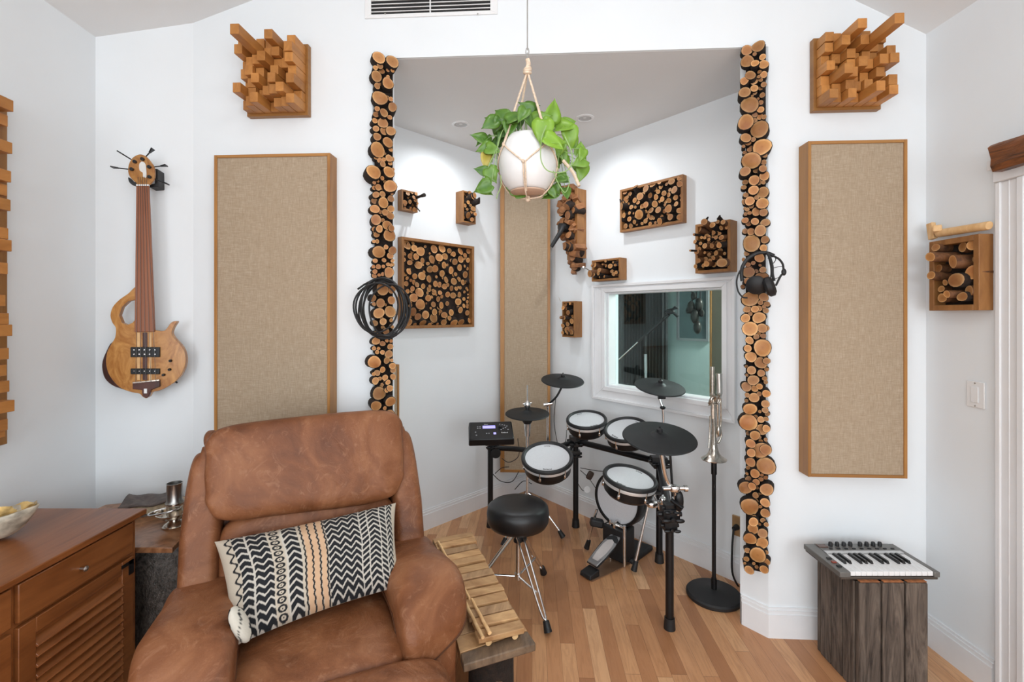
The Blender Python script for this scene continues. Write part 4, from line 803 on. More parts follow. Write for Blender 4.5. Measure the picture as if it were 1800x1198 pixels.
for b in stems:
    a = math.atan2(b.y-pc.y, b.x-pc.x); st = pc+Vector((.05*math.cos(a), .05*math.sin(a), .085)); r = Vector((b.x-pc.x, b.y-pc.y, 0)); r = r.normalized()*max(.0, .09) if r.length > .01 else r
    if b.z < pc.z+.1: pts = [st, pc+r+Vector((0, 0, .125)), pc+r*1.28+Vector((0, 0, .06)), b.lerp(pc+r*1.3, .3)+Vector((0, 0, .02)), b]
    else: pts = [st, st.lerp(b, .5)+Vector((0, 0, .015)), b]
    m.tube(smooth_poly(pts, 4, False), .0013, 5)
q = lambda l, dy=-.13: smooth_poly([at(800+x/3.992, 100+y/3.992, HY+dy) for x, y in l], 5, False)
m.tube(q([(640, 480), (610, 560), (600, 650), (605, 730), (640, 790), (700, 810), (780, 800), (820, 740), (815, 660), (770, 560)]), .0021, 6); m.tube(q([(690, 800), (720, 880), (770, 950), (800, 890), (790, 830)], -.05), .0018, 6); m.tube(q([(800, 780), (840, 730), (860, 680)], -.05), .0016, 6); m.tube(q([(320, 830), (322, 900), (300, 960), (290, 995)], -.08), .0018, 6)
m.build('vine_stem', VINE, t)
# ================================================================ RECLINER
ca, sa = math.cos(math.radians(26)), math.sin(math.radians(26))
CH = Matrix(((ca, sa, 0, -.677), (sa, -ca, 0, 1.635), (0, 0, 1, 0), (0, 0, 0, 1)))
W = lambda u, v, z: CH@Vector((u, v, z))
t = thing('recliner', (-.677, 1.635, 0), 'large brown leather recliner armchair in the foreground', 'armchair')
def ruf(amp, fr, ax=2, lim=.8):
    return lambda p, a: amp
def lean(deg): return Matrix.Rotation(math.radians(deg), 3, 'X')
MB(CH).sup((0, -.01, .235), (.38, .31, .20), .25, .25, 40, 20).build('base', LEATHER, t, ang=180)
# seat
def seatfn(p):
    r = Vector(p); r.z += .012*math.cos(p.x*5.0)-.02*max(0, p.y)*1.0; r.z += .002*math.sin(p.x*40+p.y*13); return r
MB(CH).sup((0, .03, .415), (.262, .29, .075), .45, .3, 64, 30, seatfn).build('seat_cushion', LEATHER, t, ang=180)
def frontfn(p):
    r = Vector(p); k = abs(p.x)/.385; r.z += -.018*k**4; r.y += -.02*k**4+.006*math.sin(p.x*9); return r
MB(CH).sup((0, .375, .37), (.365, .085, .112), .62, .5, 72, 28, frontfn).build('footrest_pad', LEATHER, t, ang=180)
MB(CH).sup((0, .355, .17), (.355, .08, .13), .4, .4, 48, 20).build('footrest_pad', LEATHER, t, ang=180)
# arms
for sg in (-1, 1):
    def armfn(p, sg=sg):
        r = Vector(p); y = p.y/.26
        r.z += -.065*max(0, y)**2.4-.02*max(0, -y)**2+.010*math.sin(y*4)
        r.x *= 1+.08*max(0, y); k = max(0, y-.45)/.55; ox = sg*p.x/.122
        r.y -= .045*ox*max(0, y)**1.5
        if p.z < 0: r.z = p.z*.8-.065*max(0, y)**2.4-.035*k*(1-ox)+.012*k*max(0, ox)
        r.x += sg*.008*math.sin(y*3)
        wr = .0028*math.sin(p.x*170+1.3*math.sin(p.y*30))*max(0, y-.45)*(1 if p.z < .03 else .4)
        r.z += wr; r.y += wr
        return r
    MB(CH).sup((sg*.345, .035, .545), (.122, .262, .083), .62, .36, 72, 48, armfn).build('armrest_pad', LEATHER, t, ang=180)
    MB(CH).sup((sg*.345, .01, .28), (.085, .265, .235), .25, .3, 40, 24).build('arm_side', LEATHER, t, ang=180)
    pts = []; sgp = lambda v, e: math.copysign(abs(v)**e, v)
    for i in range(41):
        th = -.25+(math.pi+.5)*i/40; ph = -.34
        p = Vector((.122*sgp(math.cos(ph), .62)*sgp(math.cos(th), .36), .262*sgp(math.cos(ph), .62)*sgp(math.sin(th), .36), .083*sgp(math.sin(ph), .62)))
        q = armfn(p); pts.append(CH@(Vector((sg*.345, .035, .545))+Vector((q.x*1.005, q.y*1.005, q.z))))
    MB().tube(pts, .0055, 6).build('piping', PIPING, t)
    # wings of the back
    def wingfn(p, sg=sg):
        r = Vector(p); h = (p.z+.31)/.62
        r.x += sg*(.015*math.sin(h*3)); r.x -= sg*.03*max(0, h-.35); r.z -= .02*(sg*p.x > .03)*h; return r
    MB(CH).sup((sg*.358, -.285, .725), (.064, .10, .302), .26, .5, 48, 36, wingfn, lean(17)).build('back_wing', LEATHER, t, ang=180)
MB(CH).sup((0, -.36, .70), (.37, .075, .36), .25, .35, 40, 20, None, lean(17)).build('back_shell', LEATHER, t, ang=180)
def headfn(p):
    r = Vector(p); k = abs(p.x)/.36; r.x *= 1+.16*p.z; r.z += (.012*k**4 if p.z > 0 else -.004*k**4)
    r.y += .022*math.cos(p.x*4)*(p.y > 0); e = max(0, k-.78)/.22
    r.y += .0045*math.sin(p.z*95+2*math.sin(p.z*23))*e*(p.y > -.02); r.x += .004*math.sin(p.z*70+1)*e*(1 if p.x > 0 else -1)
    r.z += .006*math.sin(p.x*6+1)*(p.z > 0)-.008*math.sin(p.x*7)*(p.z < 0)
    if p.z < -.05: r.y += .003*math.sin(p.x*60+p.z*20)
    return r
MB(CH).sup((0, -.315, .918), (.356, .112, .180), .36, .22, 110, 60, headfn, lean(17)).build('headrest_cushion', LEATHER, t, ang=180)
def lumfn(p):
    r = Vector(p); r.y += .012*math.cos(p.x*9)*(p.y > 0); r.y += .0035*math.sin(p.x*46)*max(0, p.z+.02)*8*(p.y > 0); return r
MB(CH).sup((0, -.235, .63), (.318, .085, .165), .5, .36, 90, 40, lumfn, lean(14)).build('lumbar_cushion', LEATHER, t, ang=180)
MB(CH).sup((-.350, -.345, 1.05), (.022, .05, .03), .8, .8, 20, 12).build('headrest_corner', LEATHER, t, ang=180)
for sg in (-1, 1): MB().tube([W(sg*(.343+.006*math.sin(i)), -.232-.03*abs(i-8)/8-.0*i-(.0165*i)*.30+.03, .80+.0155*i) for i in range(17)], .0028, 6).build('piping', PIPING, t)
# ================================================================ PATTERNED PILLOW
BLK = (.005, .006, .009); CRM = (.50, .43, .34); TAN = (.56, .36, .22); WHT = (.52, .48, .42)
def pat(s, tt):
    s += .006*math.sin(tt*9)
    tri = lambda x: abs((x % 1)-.5)*2
    def zig(s0, s1, npk, per, lw, ph=0, amp=.6): x = (s-s0)/(s1-s0)*npk+ph; return WHT if ((tt/per+tri(x)*amp*(1)) % 1) < lw else BLK
    if s < .035: return CRM
    if s < .075: return BLK if abs(((s-.035)/.04)-.5-.3*math.sin(tt*60)) < .16 else CRM
    if s < .135: return zig(.075, .135, .8, .074, .30, .1)
    if s < .145: return WHT
    if s < .245: return zig(.145, .245, 1.6, .074, .28, .25)
    if s < .315:
        x = (s-.280)/.028; y = ((tt/.066) % 1-.5)*2*1.05; r = math.hypot(x, y); return BLK if .50 < r < .95 or r < .17 else CRM
    if s < .325: return WHT
    if s < .400: return zig(.325, .400, 1, .074, .32, 0, .75)
    if s < .412: return CRM
    if s < .555:
        for c0 in (.420, .462, .504, .546):
            if abs(s-c0-.0030*math.sin(tt*95+c0*40)) < .0048: return BLK
        return TAN if any(a < s < b for a, b in ((.427, .458), (.467, .499), (.510, .541))) else CRM
    if s < .755: return zig(.560, .755, 3, .076, .30, .0, .85)
    if s < .762: return WHT
    if s < .805: return zig(.762, .805, .5, .064, .34, .0, .8)
    if s < .812: return WHT
    if s < .885: return zig(.812, .885, 1, .064, .34, 0, .8)
    if s < .892: return WHT
    if s < .930: return zig(.892, .93, .5, .06, .34, .5, .9)
    if s < .937: return WHT
    if s < .975: return zig(.937, .975, 1, .064, .36, 0, .9)
    return CRM
TLc, TRc, BRc, BLc = Vector((-.315, -.13, .745)), Vector((.305, -.145, .765)), Vector((.275, .075, .55)), Vector((-.245, .115, .515))
m = MB(); m.C = []; NX, NY = 300, 190
fn_ = (TRc-TLc).cross(BLc-TLc).normalized()
if fn_.y < 0: fn_ = -fn_
def pil(a, b, side):
    k = (max(0, 1-abs(2*a-1)**3.2)**.55)*(max(0, 1-abs(2*b-1)**3.0)**.55)
    pin = .045*(1-k)
    pinx = .5+(a-.5)*(1-.05*math.sin(math.pi*b)**.8); piny = .5+(b-.5)*(1-.09*math.sin(math.pi*a)**.8)
    p = TLc.lerp(TRc, pinx).lerp(BLc.lerp(BRc, pinx), 1-piny)
    wob = .004*math.sin(a*23+b*9)*math.sin(b*17-a*5)*k
    return p+fn_*((.092*k+wob) if side else -.050*k)
for side in (1, 0):
    off = len(m.V)
    for j in range(NY+1):
        for i in range(NX+1):
            a, b = i/NX, j/NY; m.v(CH@pil(a, b, side)); m.C.append(pat(a, b) if side else CRM)
    for j in range(NY):
        for i in range(NX): q = off+j*(NX+1)+i; m.f(q, q+1, q+NX+2, q+NX+1)
t = thing('throw_pillow', W(.0, .08, .49), 'black and cream zigzag patterned pillow lying on the brown recliner', 'pillow')
m.build('pillow_cover', CLOTH, t, ang=180)
def ear(c, d, sz, name='pillow_corner'):
    m = MB(); m.C = []; R = axes(d); 
    m.sup(CH@c, (sz*.5, sz*.34, sz), .9, .9, 40, 26, None, (CH.to_3x3()@R))
    for p in m.V:
        q = CH.inverted()@p-c; y = q.dot(Vector(d).normalized())/sz; x = q.x/sz
        m.C.append(BLK if abs(math.sin(x*6.2+.35*math.sin(y*7))) < .20 else (.60, .56, .48))
    m.build(name, CLOTH, t, ang=180)
ear(BLc+Vector((.026, .040, .088)), (.45, .2, -1), .056); ear(BRc+Vector((-.0, .02, .02)), (1, .4, .35), .036)
# ================================================================ CABINET AND BOWL
t = thing('sideboard_cabinet', (-1.72, 1.1, 0), 'cherry-brown wooden cabinet with a drawer and louvred door, left foreground', 'cabinet')
ZT = .78; X1 = -1.42; Y1 = 1.80; YB = .35
xa = lambda y: -2.019+.041*(2.289-y)+.004
MB().prism([(xa(Y1), Y1, .05), (X1, Y1-.02, .05), (X1, YB, .05), (xa(YB), YB, .05)], [(xa(Y1), Y1-.02, ZT-.022), (X1, Y1-.02, ZT-.022), (X1, YB, ZT-.022), (xa(YB), YB, ZT-.022)]).build('body', CABW, t, bevel=.002)
MB().prism([(xa(Y1), Y1, ZT-.022), (X1+.022, Y1+.01, ZT-.022), (X1+.022, YB, ZT-.022), (xa(YB), YB, ZT-.022)], [(xa(Y1), Y1+.01, ZT), (X1+.022, Y1+.01, ZT), (X1+.022, YB, ZT), (xa(YB), YB, ZT)]).build('cabinet_top', CABW, t, bevel=.004)
MB().box((X1-.02, (Y1+YB)/2, .025), (.03, Y1-YB-.04, .05)).build('plinth', CABW, t)
def front(y0, y1, z0, z1, name, parent, o=.016): return MB().box((X1+o/2, (y0+y1)/2, (z0+z1)/2), (o, abs(y1-y0), z1-z0)).build(name, CABW, parent, bevel=.003)
def knob(p, par, mat=STEEL): MB().lathe([(.004, 0), (.004, .012), (.009, .016), (.009, .020), (.004, .024), (0, .0245)], p, (1, 0, 0), 18).build('knob', mat, par)
for k, (ya, yb) in enumerate(((1.344, 1.752), (.93, 1.326), (.5, .915))):
    d = front(ya, yb, .640, .752, 'drawer', t); knob((X1+.016, ya+(yb-ya)*.47 if k == 0 else (ya+yb)/2, .695), d)
    if k == 1:
        for z0, z1 in ((.42, .625), (.08, .405)): d = front(ya, yb, z0, z1, 'drawer', t); knob((X1+.016, (ya+yb)/2, (z0+z1)/2), d)
        continue
    z0, z1 = .085, .627; st = .05
    m = MB()
    for c, s_ in (((X1+.008, ya+st/2, (z0+z1)/2), (.016, st, z1-z0)), ((X1+.008, yb-st/2, (z0+z1)/2), (.016, st, z1-z0)), ((X1+.008, (ya+yb)/2, z0+.03), (.016, yb-ya-2*st, .06)), ((X1+.008, (ya+yb)/2, z1-.022), (.016, yb-ya-2*st, .044))): m.box(c, s_)
    d = m.build('door', CABW, t, bevel=.002)
    m = MB(); z = z0+.066; R = Matrix.Rotation(math.radians(38), 3, 'Y')
    while z < z1-.05: m.box((X1+.006, (ya+yb)/2, z), (.040, yb-ya-2*st+.002, .008), R); z += .031
    m.build('louver', CABW, d, bevel=.0012, seg=1)
    MB().box((X1+.0175, yb-.012, z1-.035), (.003, .022, .05)).box((X1+.0175, yb-.03, z1-.016), (.003, .05, .012)).build('hinge', BLACK, d)
# bowl
bc = atz(12, 922, ZT); bc = Vector((-1.715, 1.555, ZT))
t = thing('shell_bowl', (bc.x, bc.y, ZT), 'open iridescent shell dish standing on the brown cabinet at the left edge', 'bowl')
m = MB(); n = 48; rings = []
for i in range(9):
    q = i/8; row = []
    for k in range(n):
        a = 2*math.pi*k/n; r = q**.7; ex = 1+.03*math.sin(a*7)*(q > .8)
        row.append(m.v(bc+Vector((.125*r*math.cos(a)*ex+.01*q, .085*r*math.sin(a)*ex, .004+.078*q**2.2*(1+.30*math.cos(a))))))
    rings.append(row)
for p_, q_ in zip(rings[1:], rings[2:]):
    for k in range(n): l = (k+1) % n; m.f(p_[k], p_[l], q_[l], q_[k])
m.f(*rings[1][::-1])
o = m.build('shell_wall', SHELL, t, ang=180); sd = o.modifiers.new('s', 'SOLIDIFY'); sd.thickness = .006; sd.offset = -1
m = MB()
rr = [[m.v(Vector(m_)) for m_ in [bc+Vector((.118*(i/7)**.7*math.cos(a)+.01*(i/7), .079*(i/7)**.7*math.sin(a), .008+.080*(i/7)**2.2*(1+.30*math.cos(a))+.004*math.sin(a*9+i*2))) for a in [2*math.pi*k/n for k in range(n)]]] for i in range(1, 8)]
for p_, q_ in zip(rr, rr[1:]):
    for k in range(n): l = (k+1) % n; m.f(p_[k], p_[l], q_[l], q_[k])
m.f(*rr[0]); m.build('shell_lining', GOLD, t, ang=180)
m = MB(); rnd = random.Random(3)
for k in range(7): a = rnd.random()*6.3; r = rnd.uniform(0, .06); m.sup(bc+Vector((r*math.cos(a), r*.7*math.sin(a), .035)), (.028, .02, .008), .8, 1, 14, 8, None, axes(Vector((rnd.uniform(-1, 1), rnd.uniform(-1, 1), 1.5))))
m.build('shell_piece', plain('pale_shell', (.62, .58, .5), .2, .2, var=.3, sc=50), t, ang=180)
# ================================================================ SIDE TABLE, BOOKS, CUPS
zt = .62
pts = [atz(x, y, zt) for x, y in ((150, 962), (303, 962), (324, 940), (352, 905))]
P0 = [(-1.60, pts[0].y), (pts[1].x, pts[1].y), (pts[2].x, pts[2].y), (-1.20, 2.04), (-1.14, 2.33), (-1.60, 2.355), (-1.93, 2.24), (-1.925, 1.86)]
t = thing('side_table', (-1.5, 2.08, 0), 'small table with a swirled wood slab top on a dark log base beside the cabinet', 'side table')
MB().plan(P0, zt-.022, zt).build('tabletop', SLABW, t, bevel=.003)
m = MB(); n = 40; g = []
for j in range(13):
    z = .0+.598*j/12; row = []
    for i in range(n):
        a = 2*math.pi*i/n; r = .205+.022*noise.noise(Vector((math.cos(a)*3, math.sin(a)*3, z*3)))+.010*noise.noise(Vector((math.cos(a)*14, math.sin(a)*14, z*9)))+.02*(1-z/.6)
        row.append(m.v((-1.47+r*math.cos(a), 2.09+r*math.sin(a), z)))
    g.append(row)
for p_, q_ in zip(g, g[1:]):
    for k in range(n): l = (k+1) % n; m.f(p_[k], p_[l], q_[l], q_[k])
m.f(*g[0][::-1]); m.f(*g[-1]); m.build('log_base', STUMP, t, ang=180)
bk = Vector((-1.66, 2.17, zt))
t = thing('book', bk, 'dark covered old book lying on the side table against the wall', 'book')
R = Matrix.Rotation(math.radians(24), 3, 'Z')
MB().box(bk+Vector((0, 0, .028)), (.17, .13, .040), R).build('pages', PAPER, t, bevel=.003)
m = MB(); 
g = []
for i in range(15):
    row = []
    for j in range(9): x = -.10+.20*i/14; y = -.075+.15*j/8; row.append(m.v(bk+R@Vector((x, y, .052+.022*(x/.115)**2*(.5+.5*j/8)+.004*math.sin(x*60+y*40)))))
    g.append(row)
for a, b in zip(g, g[1:]):
    for j in range(8): m.f(a[j], a[j+1], b[j+1], b[j])
o = m.build('cover', BOOK, t, ang=180); sd = o.modifiers.new('s', 'SOLIDIFY'); sd.thickness = .006; sd.offset = -1
MB().box(bk+Vector((0, 0, .004)), (.19, .14, .007), R).build('cover', BOOK, t, bevel=.001)
rk = Vector((-1.515, 2.16, zt))
tag(MB().sup(rk+Vector((0, 0, .03)), (.028, .04, .030), .6, .6, 16, 10, lambda p: p*(1+.12*noise.noise(p*60))).build('stone', PAPER, loc=rk, ang=60), 'rough tan rock chunk between the dark book and the silver cup', 'rock')
cp = atz(307, 905, zt); cp = Vector((-1.43, 2.10, zt)); cp = Vector((( 307-900)/F*2.02, 2.02, zt))
t = thing('silver_cup_set', cp, 'stack of shiny silver cup and pierced dish on the side table beside the recliner', 'silverware')
MB().lathe([(0, .0), (.042, 0), (.046, .004), (.038, .012), (.020, .022), (.018, .032), (.050, .040), (.066, .058), (.068, .060), (.064, .060), (.048, .044), (0, .040)], cp, n=40).build('dish', SILVER, t)
MB().lathe([(0, .041), (.024, .041), (.030, .050), (.030, .085), (.034, .092), (.033, .098), (.028, .098), (.028, .094), (0, .094)], cp, n=32).build('cup_foot', SILVER, t)
MB().lathe([(0, .094), (.031, .094), (.034, .100), (.029, .110), (.0285, .178), (.031, .182), (.028, .182), (.026, .120), (0, .116)], cp, n=32).build('cup_body', STEEL, t)
MB().tube([cp+Vector((-.03+.062*math.cos(a), -.02+.04*math.sin(a), .070+.012*math.cos(a))) for a in [i*math.pi/14 for i in range(28)]], .004, 8, True).build('handle_ring', CHROME, t)
# ================================================================ XYLOPHONE
ZX, ZB = .405, .360
bl0, br0, bl1, br1 = atz(762, 946, ZX), atz(828, 933, ZX), atz(847, 1124, ZX), atz(925, 1106, ZX)
t = thing('xylophone', ((bl0+br1)/2)[:2]+(ZB,), 'homemade raw wood xylophone with burnt pine bars beside the recliner', 'xylophone')
nb = 13; rnd = random.Random(12)
for k in range(nb):
    q0 = k/nb; q1 = (k+.80)/nb; h = rnd.uniform(-.004, .004); e = rnd.uniform(-.02, .05); e2 = rnd.uniform(-.04, .04)
    a = [bl0.lerp(bl1, q0).lerp(br0.lerp(br1, q0), -e), bl0.lerp(bl1, q0).lerp(br0.lerp(br1, q0), 1+e2), bl0.lerp(bl1, q1).lerp(br0.lerp(br1, q1), 1+e2), bl0.lerp(bl1, q1).lerp(br0.lerp(br1, q1), -e)]
    MB().prism([p+Vector((0, 0, -.022)) for p in a], [p+Vector((0, 0, h+rnd.uniform(-.002, .002))) for p in a]).build('sound_bar', XYLO if k % 4 != 2 else BURNT, t, bevel=.0025)
for f_ in (.2, .8):
    a, b = bl0.lerp(br0, f_), bl1.lerp(br1, f_); MB().cyl(a.lerp(b, .01)+Vector((0, 0, -.0325)), a.lerp(b, .97)+Vector((0, 0, -.0325)), .0115, n=10).build('support_rail', PALEW, t)
nl, nr = atz(809, 1148, ZB), atz(927, 1108, ZB); fl_, fr_ = atz(815, 1168, ZB), atz(942, 1130, ZB); wv = nl-nr
fr0 = atz(826, 946, ZB); fl0 = fr0+wv*.8
t = thing('plank_bench', ((nl+fr0)/2)[:2]+(0,), 'low rough plank bench on log legs under the homemade xylophone', 'bench')
for k in range(9):
    q0, q1 = k/9, (k+.96)/9; a = [fl0.lerp(nl, q0), fr0.lerp(nr, q0), fr0.lerp(nr, q1), fl0.lerp(nl, q1)]
    MB().prism([p+Vector((0, 0, -.03)) for p in a], [p for p in a]).build('plank', BURNT if k % 2 else XYLO, t, bevel=.002)
a = [nl, nr, fr_, fl_]; MB().prism([p+Vector((0, 0, -.028)) for p in a], [p for p in a]).build('end_plank', wood('grey_aged_plank', (.07, .045, .028), (.33, .215, .13), (3, 1, 1), .6, 6, .5), t, bevel=.004)
for q in (.15, .88):
    c = fl0.lerp(nl, q).lerp(fr0.lerp(nr, q), .55); c.z = 0
    MB().log(c, (0, 0, 1), ZB-.032, .085, n=18, seed=q).build('leg', [BURNT, BARK], t)
a = fl0.lerp(nl, .3).lerp(fr0.lerp(nr, .3), .5); b = nl.lerp(nr, .5)
MB().cyl((a.x, a.y, .16), (b.x, b.y, .16), .05, n=14).build('stretcher', BURNT, t)
for k, (p0, p1, r0, r1, lb) in enumerate((((770, 952), (826, 1052), .007, .005, 'far wooden mallet lying along the left edge of the xylophone'), ((816, 1056), (849, 1120), .008, .006, 'thick wooden mallet lying across the near left bars of the xylophone'), ((829, 1052), (861, 1112), .005, .007, 'thin wooden mallet lying beside the thick one on the near xylophone bars'))):
    A_ = atz(*p0, ZX+.012); B_ = atz(*p1, ZX+.012)
    m = MB(); q = [A_.lerp(B_, i/8)+Vector((0, 0, .0015*math.sin(i*2))) for i in range(9)]; m.tube(q, [r0+(r1-r0)*i/8 for i in range(9)], 8)
    tag(m.build('mallet', PALEW, loc=A_.lerp(B_, .5)-Vector((0, 0, .007)), ang=80), lb, 'mallet', 'mallets on the xylophone')
# ================================================================ CRATE AND KEYBOARD
cx0, cx1, cy0, cy1, cz = 1.385, 1.667, 1.886, 2.148, .448
t = thing('plank_crate', ((cx0+cx1)/2, (cy0+cy1)/2, 0), 'weathered grey plank crate standing under the keyboard controller', 'crate')
rnd = random.Random(6)
for k in range(3):
    wdt = (cx1-cx0)/3; x0 = cx0+k*wdt
    MB().box((x0+wdt/2+.0, cy0+.012, cz/2), (wdt-.008, .024, cz)).build('plank', GREYW, t, bevel=.005)
    MB().box((x0+wdt/2, cy0+.012, cz+.0045), (wdt-.016, .021, .003)).build('sawn_end', RAWEND, t)
    MB().box((x0+wdt/2, cy1-.012, cz/2), (wdt-.006, .024, cz)).build('plank', GREYW, t, bevel=.004)
    dd = (cy1-cy0-.052)/3; y0 = cy0+.026+k*dd
    for xx in (cx0+.010, cx1-.010): MB().box((xx, y0+dd/2, cz/2-.003), (.020, dd-.005, cz-.006)).build('plank', GREYW, t, bevel=.003)
MB().box(((cx0+cx1)/2, (cy0+cy1)/2, cz-.030), (cx1-cx0-.045, cy1-cy0-.055, .02)).build('lid_board', GREYW, t)
kx0, kx1, ky0, ky1, kz = 1.318, 1.722, 1.898, 2.135, cz+.006
t = thing('keyboard_controller', ((kx0+kx1)/2, (ky0+ky1)/2, kz-.004), 'silver grey mini piano keyboard controller lying on the plank crate', 'keyboard')
KH = .032
MB().box(((kx0+kx1)/2, (ky0+ky1)/2, kz+.006), (kx1-kx0-.012, ky1-ky0-.006, .012)).build('lower_case', plain('dark_case', (.07, .055, .045), .5), t, bevel=.003)
m = MB(); kf = .008; keyx0 = kx0+.045; keyx1 = kx1-.024; kyk = ky0+.145
m.box(((kx0+keyx0)/2, (ky0+ky1)/2, kz+.021), (keyx0-kx0, ky1-ky0, .022)); m.box(((keyx1+kx1)/2, (ky0+ky1)/2, kz+.021), (kx1-keyx1, ky1-ky0, .022)); m.box(((keyx0+keyx1)/2, (kyk+ky1)/2, kz+.022), (keyx1-keyx0, ky1-kyk, .022)); m.build('upper_case', GREYP, t, bevel=.003)
nk = 15; kw = (keyx1-keyx0)/nk
m = MB()
for k in range(nk): m.box((keyx0+(k+.5)*kw, (ky0+kyk)/2+.002, kz+.023), (kw-.0009, kyk-ky0-.006, .018))
m.build('white_keys', PLWHITE, t, bevel=.001, seg=1)
m = MB()
for k in range(nk-1):
    if k % 7 in (2, 6): continue
    m.box((keyx0+(k+1)*kw, kyk-.043, kz+.037), (.0115, .080, .012), None, .82)
m.build('black_keys', BLKEY, t, bevel=.0012, seg=1)
MB().box(((keyx0+keyx1)/2, kyk+.012, kz+.034), (keyx1-keyx0, .022, .004)).build('silver_strip', SILVER if False else plain('pale_silver', (.6, .6, .6), .35, .3), t, bevel=.001)
for k in range(8):
    x = keyx0+.062+k*.0295+(.014 if k > 3 else 0); MB().lathe([(.0085, 0), (.0085, .012), (.0065, .017), (0, .017)], (x, ky1-.022, kz+.033), n=16).build('control_knob', RUBBER, t)
m = MB()
for k in range(9): m.box((keyx0+.045+k*.034, ky1-.050, kz+.0345), (.014, .007, .004))
m.build('button_row', RUBBER, t, bevel=.001)
MB().box((keyx0+.022, ky1-.026, kz+.0345), (.040, .026, .004)).build('display', plain('brown_display', (.10, .05, .035), .2), t, bevel=.001)
for k, (yy, mt) in enumerate(((.030, RUBBER), (.062, plain('red_button', (.28, .05, .03), .4)), (.092, RUBBER))): MB().box((kx0+.026, ky0+yy+.012, kz+.0345), (.018, .012, .005)).build('button', mt, t, bevel=.001)
# ================================================================ DRUM KIT
def tiltn(toward, roll=0):
    'unit normal tipped towards the front of the room by toward degrees and sideways by roll degrees'
    a, b = math.radians(toward), math.radians(roll); return Vector((math.sin(b), -math.sin(a), math.cos(a)*math.cos(b))).normalized()
def drum(parent, name, c, dia, n, depth, logo_dir=None, txt='Roland'):
    r = dia/2; c = Vector(c)
    sh = MB().lathe([(0, -depth), (r*.78, -depth), (r*.89, -depth*.82), (r*.90, -depth*.3), (r*.90, -.022), (0, -.022)], c, n, 48).build(name, BLACK, parent)
    MB().lathe([(r*.90, -.034), (r*.965, -.032), (r*.975, -.024), (r*.965, -.016), (r*.90, -.014)], c, n, 56).build('metal_hoop', HOOP, sh)
    MB().lathe([(r*.84, -.012), (r*.94, -.018), (r*1.0, -.012), (r*1.0, -.002), (r*.965, .006), (r*.90, .006), (r*.86, .0), (r*.84, -.006)], c, n, 56).build('rubber_rim', RUBBER, sh)
    MB().lathe([(0, -.005), (r*.86, -.005), (r*.87, -.012)], c, n, 56).build('drumhead', HEAD, sh)
    R = axes(n)
    for k in range(6):
        m = MB(); a = 2*math.pi*k/6+.3; e = R@Vector((math.cos(a), math.sin(a), 0)); m.cyl(c+e*r*.95-n*.055, c+e*r*.95-n*.012, .0045, n=8); m.sup(c+e*r*.93-n*.058, (.008, .008, .012), .6, 1, 10, 6, None, R)
        m.build('lug', CHROME, sh)
    for (ang, s_) in ((logo_dir if logo_dir is not None else -100), .011), ((logo_dir if logo_dir is not None else -100)+180, .008):
        a = math.radians(ang); yv = Vector((0, 1, 0)); ny = (yv-n*yv.dot(n)).normalized(); nx = ny.cross(n)
        out = nx*math.cos(a)+ny*math.sin(a); o = text_part(txt, 'logo', RUBBER, sh, c+out*r*.72-n*.0046, n.cross(out)*-1 if False else (-out).cross(n), -out, s_*1.6)
    return sh
def cymbal(parent, c, dia, n, name='cymbal_pad', bell=True):
    r = dia/2; c = Vector(c)
    cy = MB().lathe([(0, -.006), (r*.97, -.012), (r, -.008), (r*.98, -.003), (r*.6, .004), (r*.26, .008), (r*.22, .010), (r*.16, .017), (.018, .021), (0, .021)], c, n, 64).build(name, CYM, parent)
    MB().lathe([(.014, .018), (.014, .036), (.010, .040), (.004, .041), (.004, .050), (0, .050)], c, n, 18).build('wing_nut', RUBBER, cy)
    return cy
YA, YBk, YC, YD = 3.39, 3.39, 2.907, 2.29
pA, pB, pC, pD = at(862, 553, YA), at(1012, 553, YBk), at(1159, 553, YC), at(1177, 553, YD)
t = thing('electronic_drum_kit', (pB.x, pB.y-.3, 0), 'black electronic drum kit with mesh pads and rubber cymbals on a rack in the alcove', 'drum kit')
ZR = .615
def post(p, ztop, foot=True):
    o = MB().cyl((p.x, p.y, .01), (p.x, p.y, ztop), .0195, n=20).build('rack_post', BLACK, t)
    MB().cyl((p.x, p.y, 0), (p.x, p.y, .055), .028, .024, n=20).build('rubber_foot', RUBBER, o); return o
post(pA, .60); post(pB, .66); post(pC, .66); post(pD, .56)
b_ = Vector((pB.x, pB.y, ZR)); a_ = Vector((pA.x, pA.y, ZR-.045)); c_ = Vector((pC.x, pC.y, ZR)); d_ = Vector((pD.x, pD.y, ZR-.06))
MB().tube(smooth_poly([a_+Vector((-.02, 0, 0)), a_+Vector((.2, -.05, 0)), Vector((.2, 3.2, ZR-.02)), b_+Vector((-.1, -.08, -.01)), b_], 5, False), .0185, 14).build('crossbar', BLACK, t)
MB().cyl(b_+Vector((.0, 0, 0)), c_, .0205, n=18).build('crossbar', BLACK, t)
MB().cyl(c_, d_, .0205, n=18).build('crossbar', BLACK, t)
def clamp(p, s=1): 
    m = MB(); m.box(p, (.075*s, .065*s, .06*s)); m.cyl(p+Vector((-.055*s, 0, 0)), p+Vector((.055*s, 0, 0)), .012*s, n=10); m.cyl(p+Vector((0, -.05*s, -.01)), p+Vector((0, 0, -.01)), .010*s, n=10); m.sup(p+Vector((.03*s, -.055*s, -.01)), (.022*s, .008*s, .010*s), 1, 1, 12, 8); m.sup(p+Vector((-.03*s, -.055*s, -.01)), (.022*s, .008*s, .010*s), 1, 1, 12, 8)
    return m.build('clamp', BLACK, t, bevel=.006)
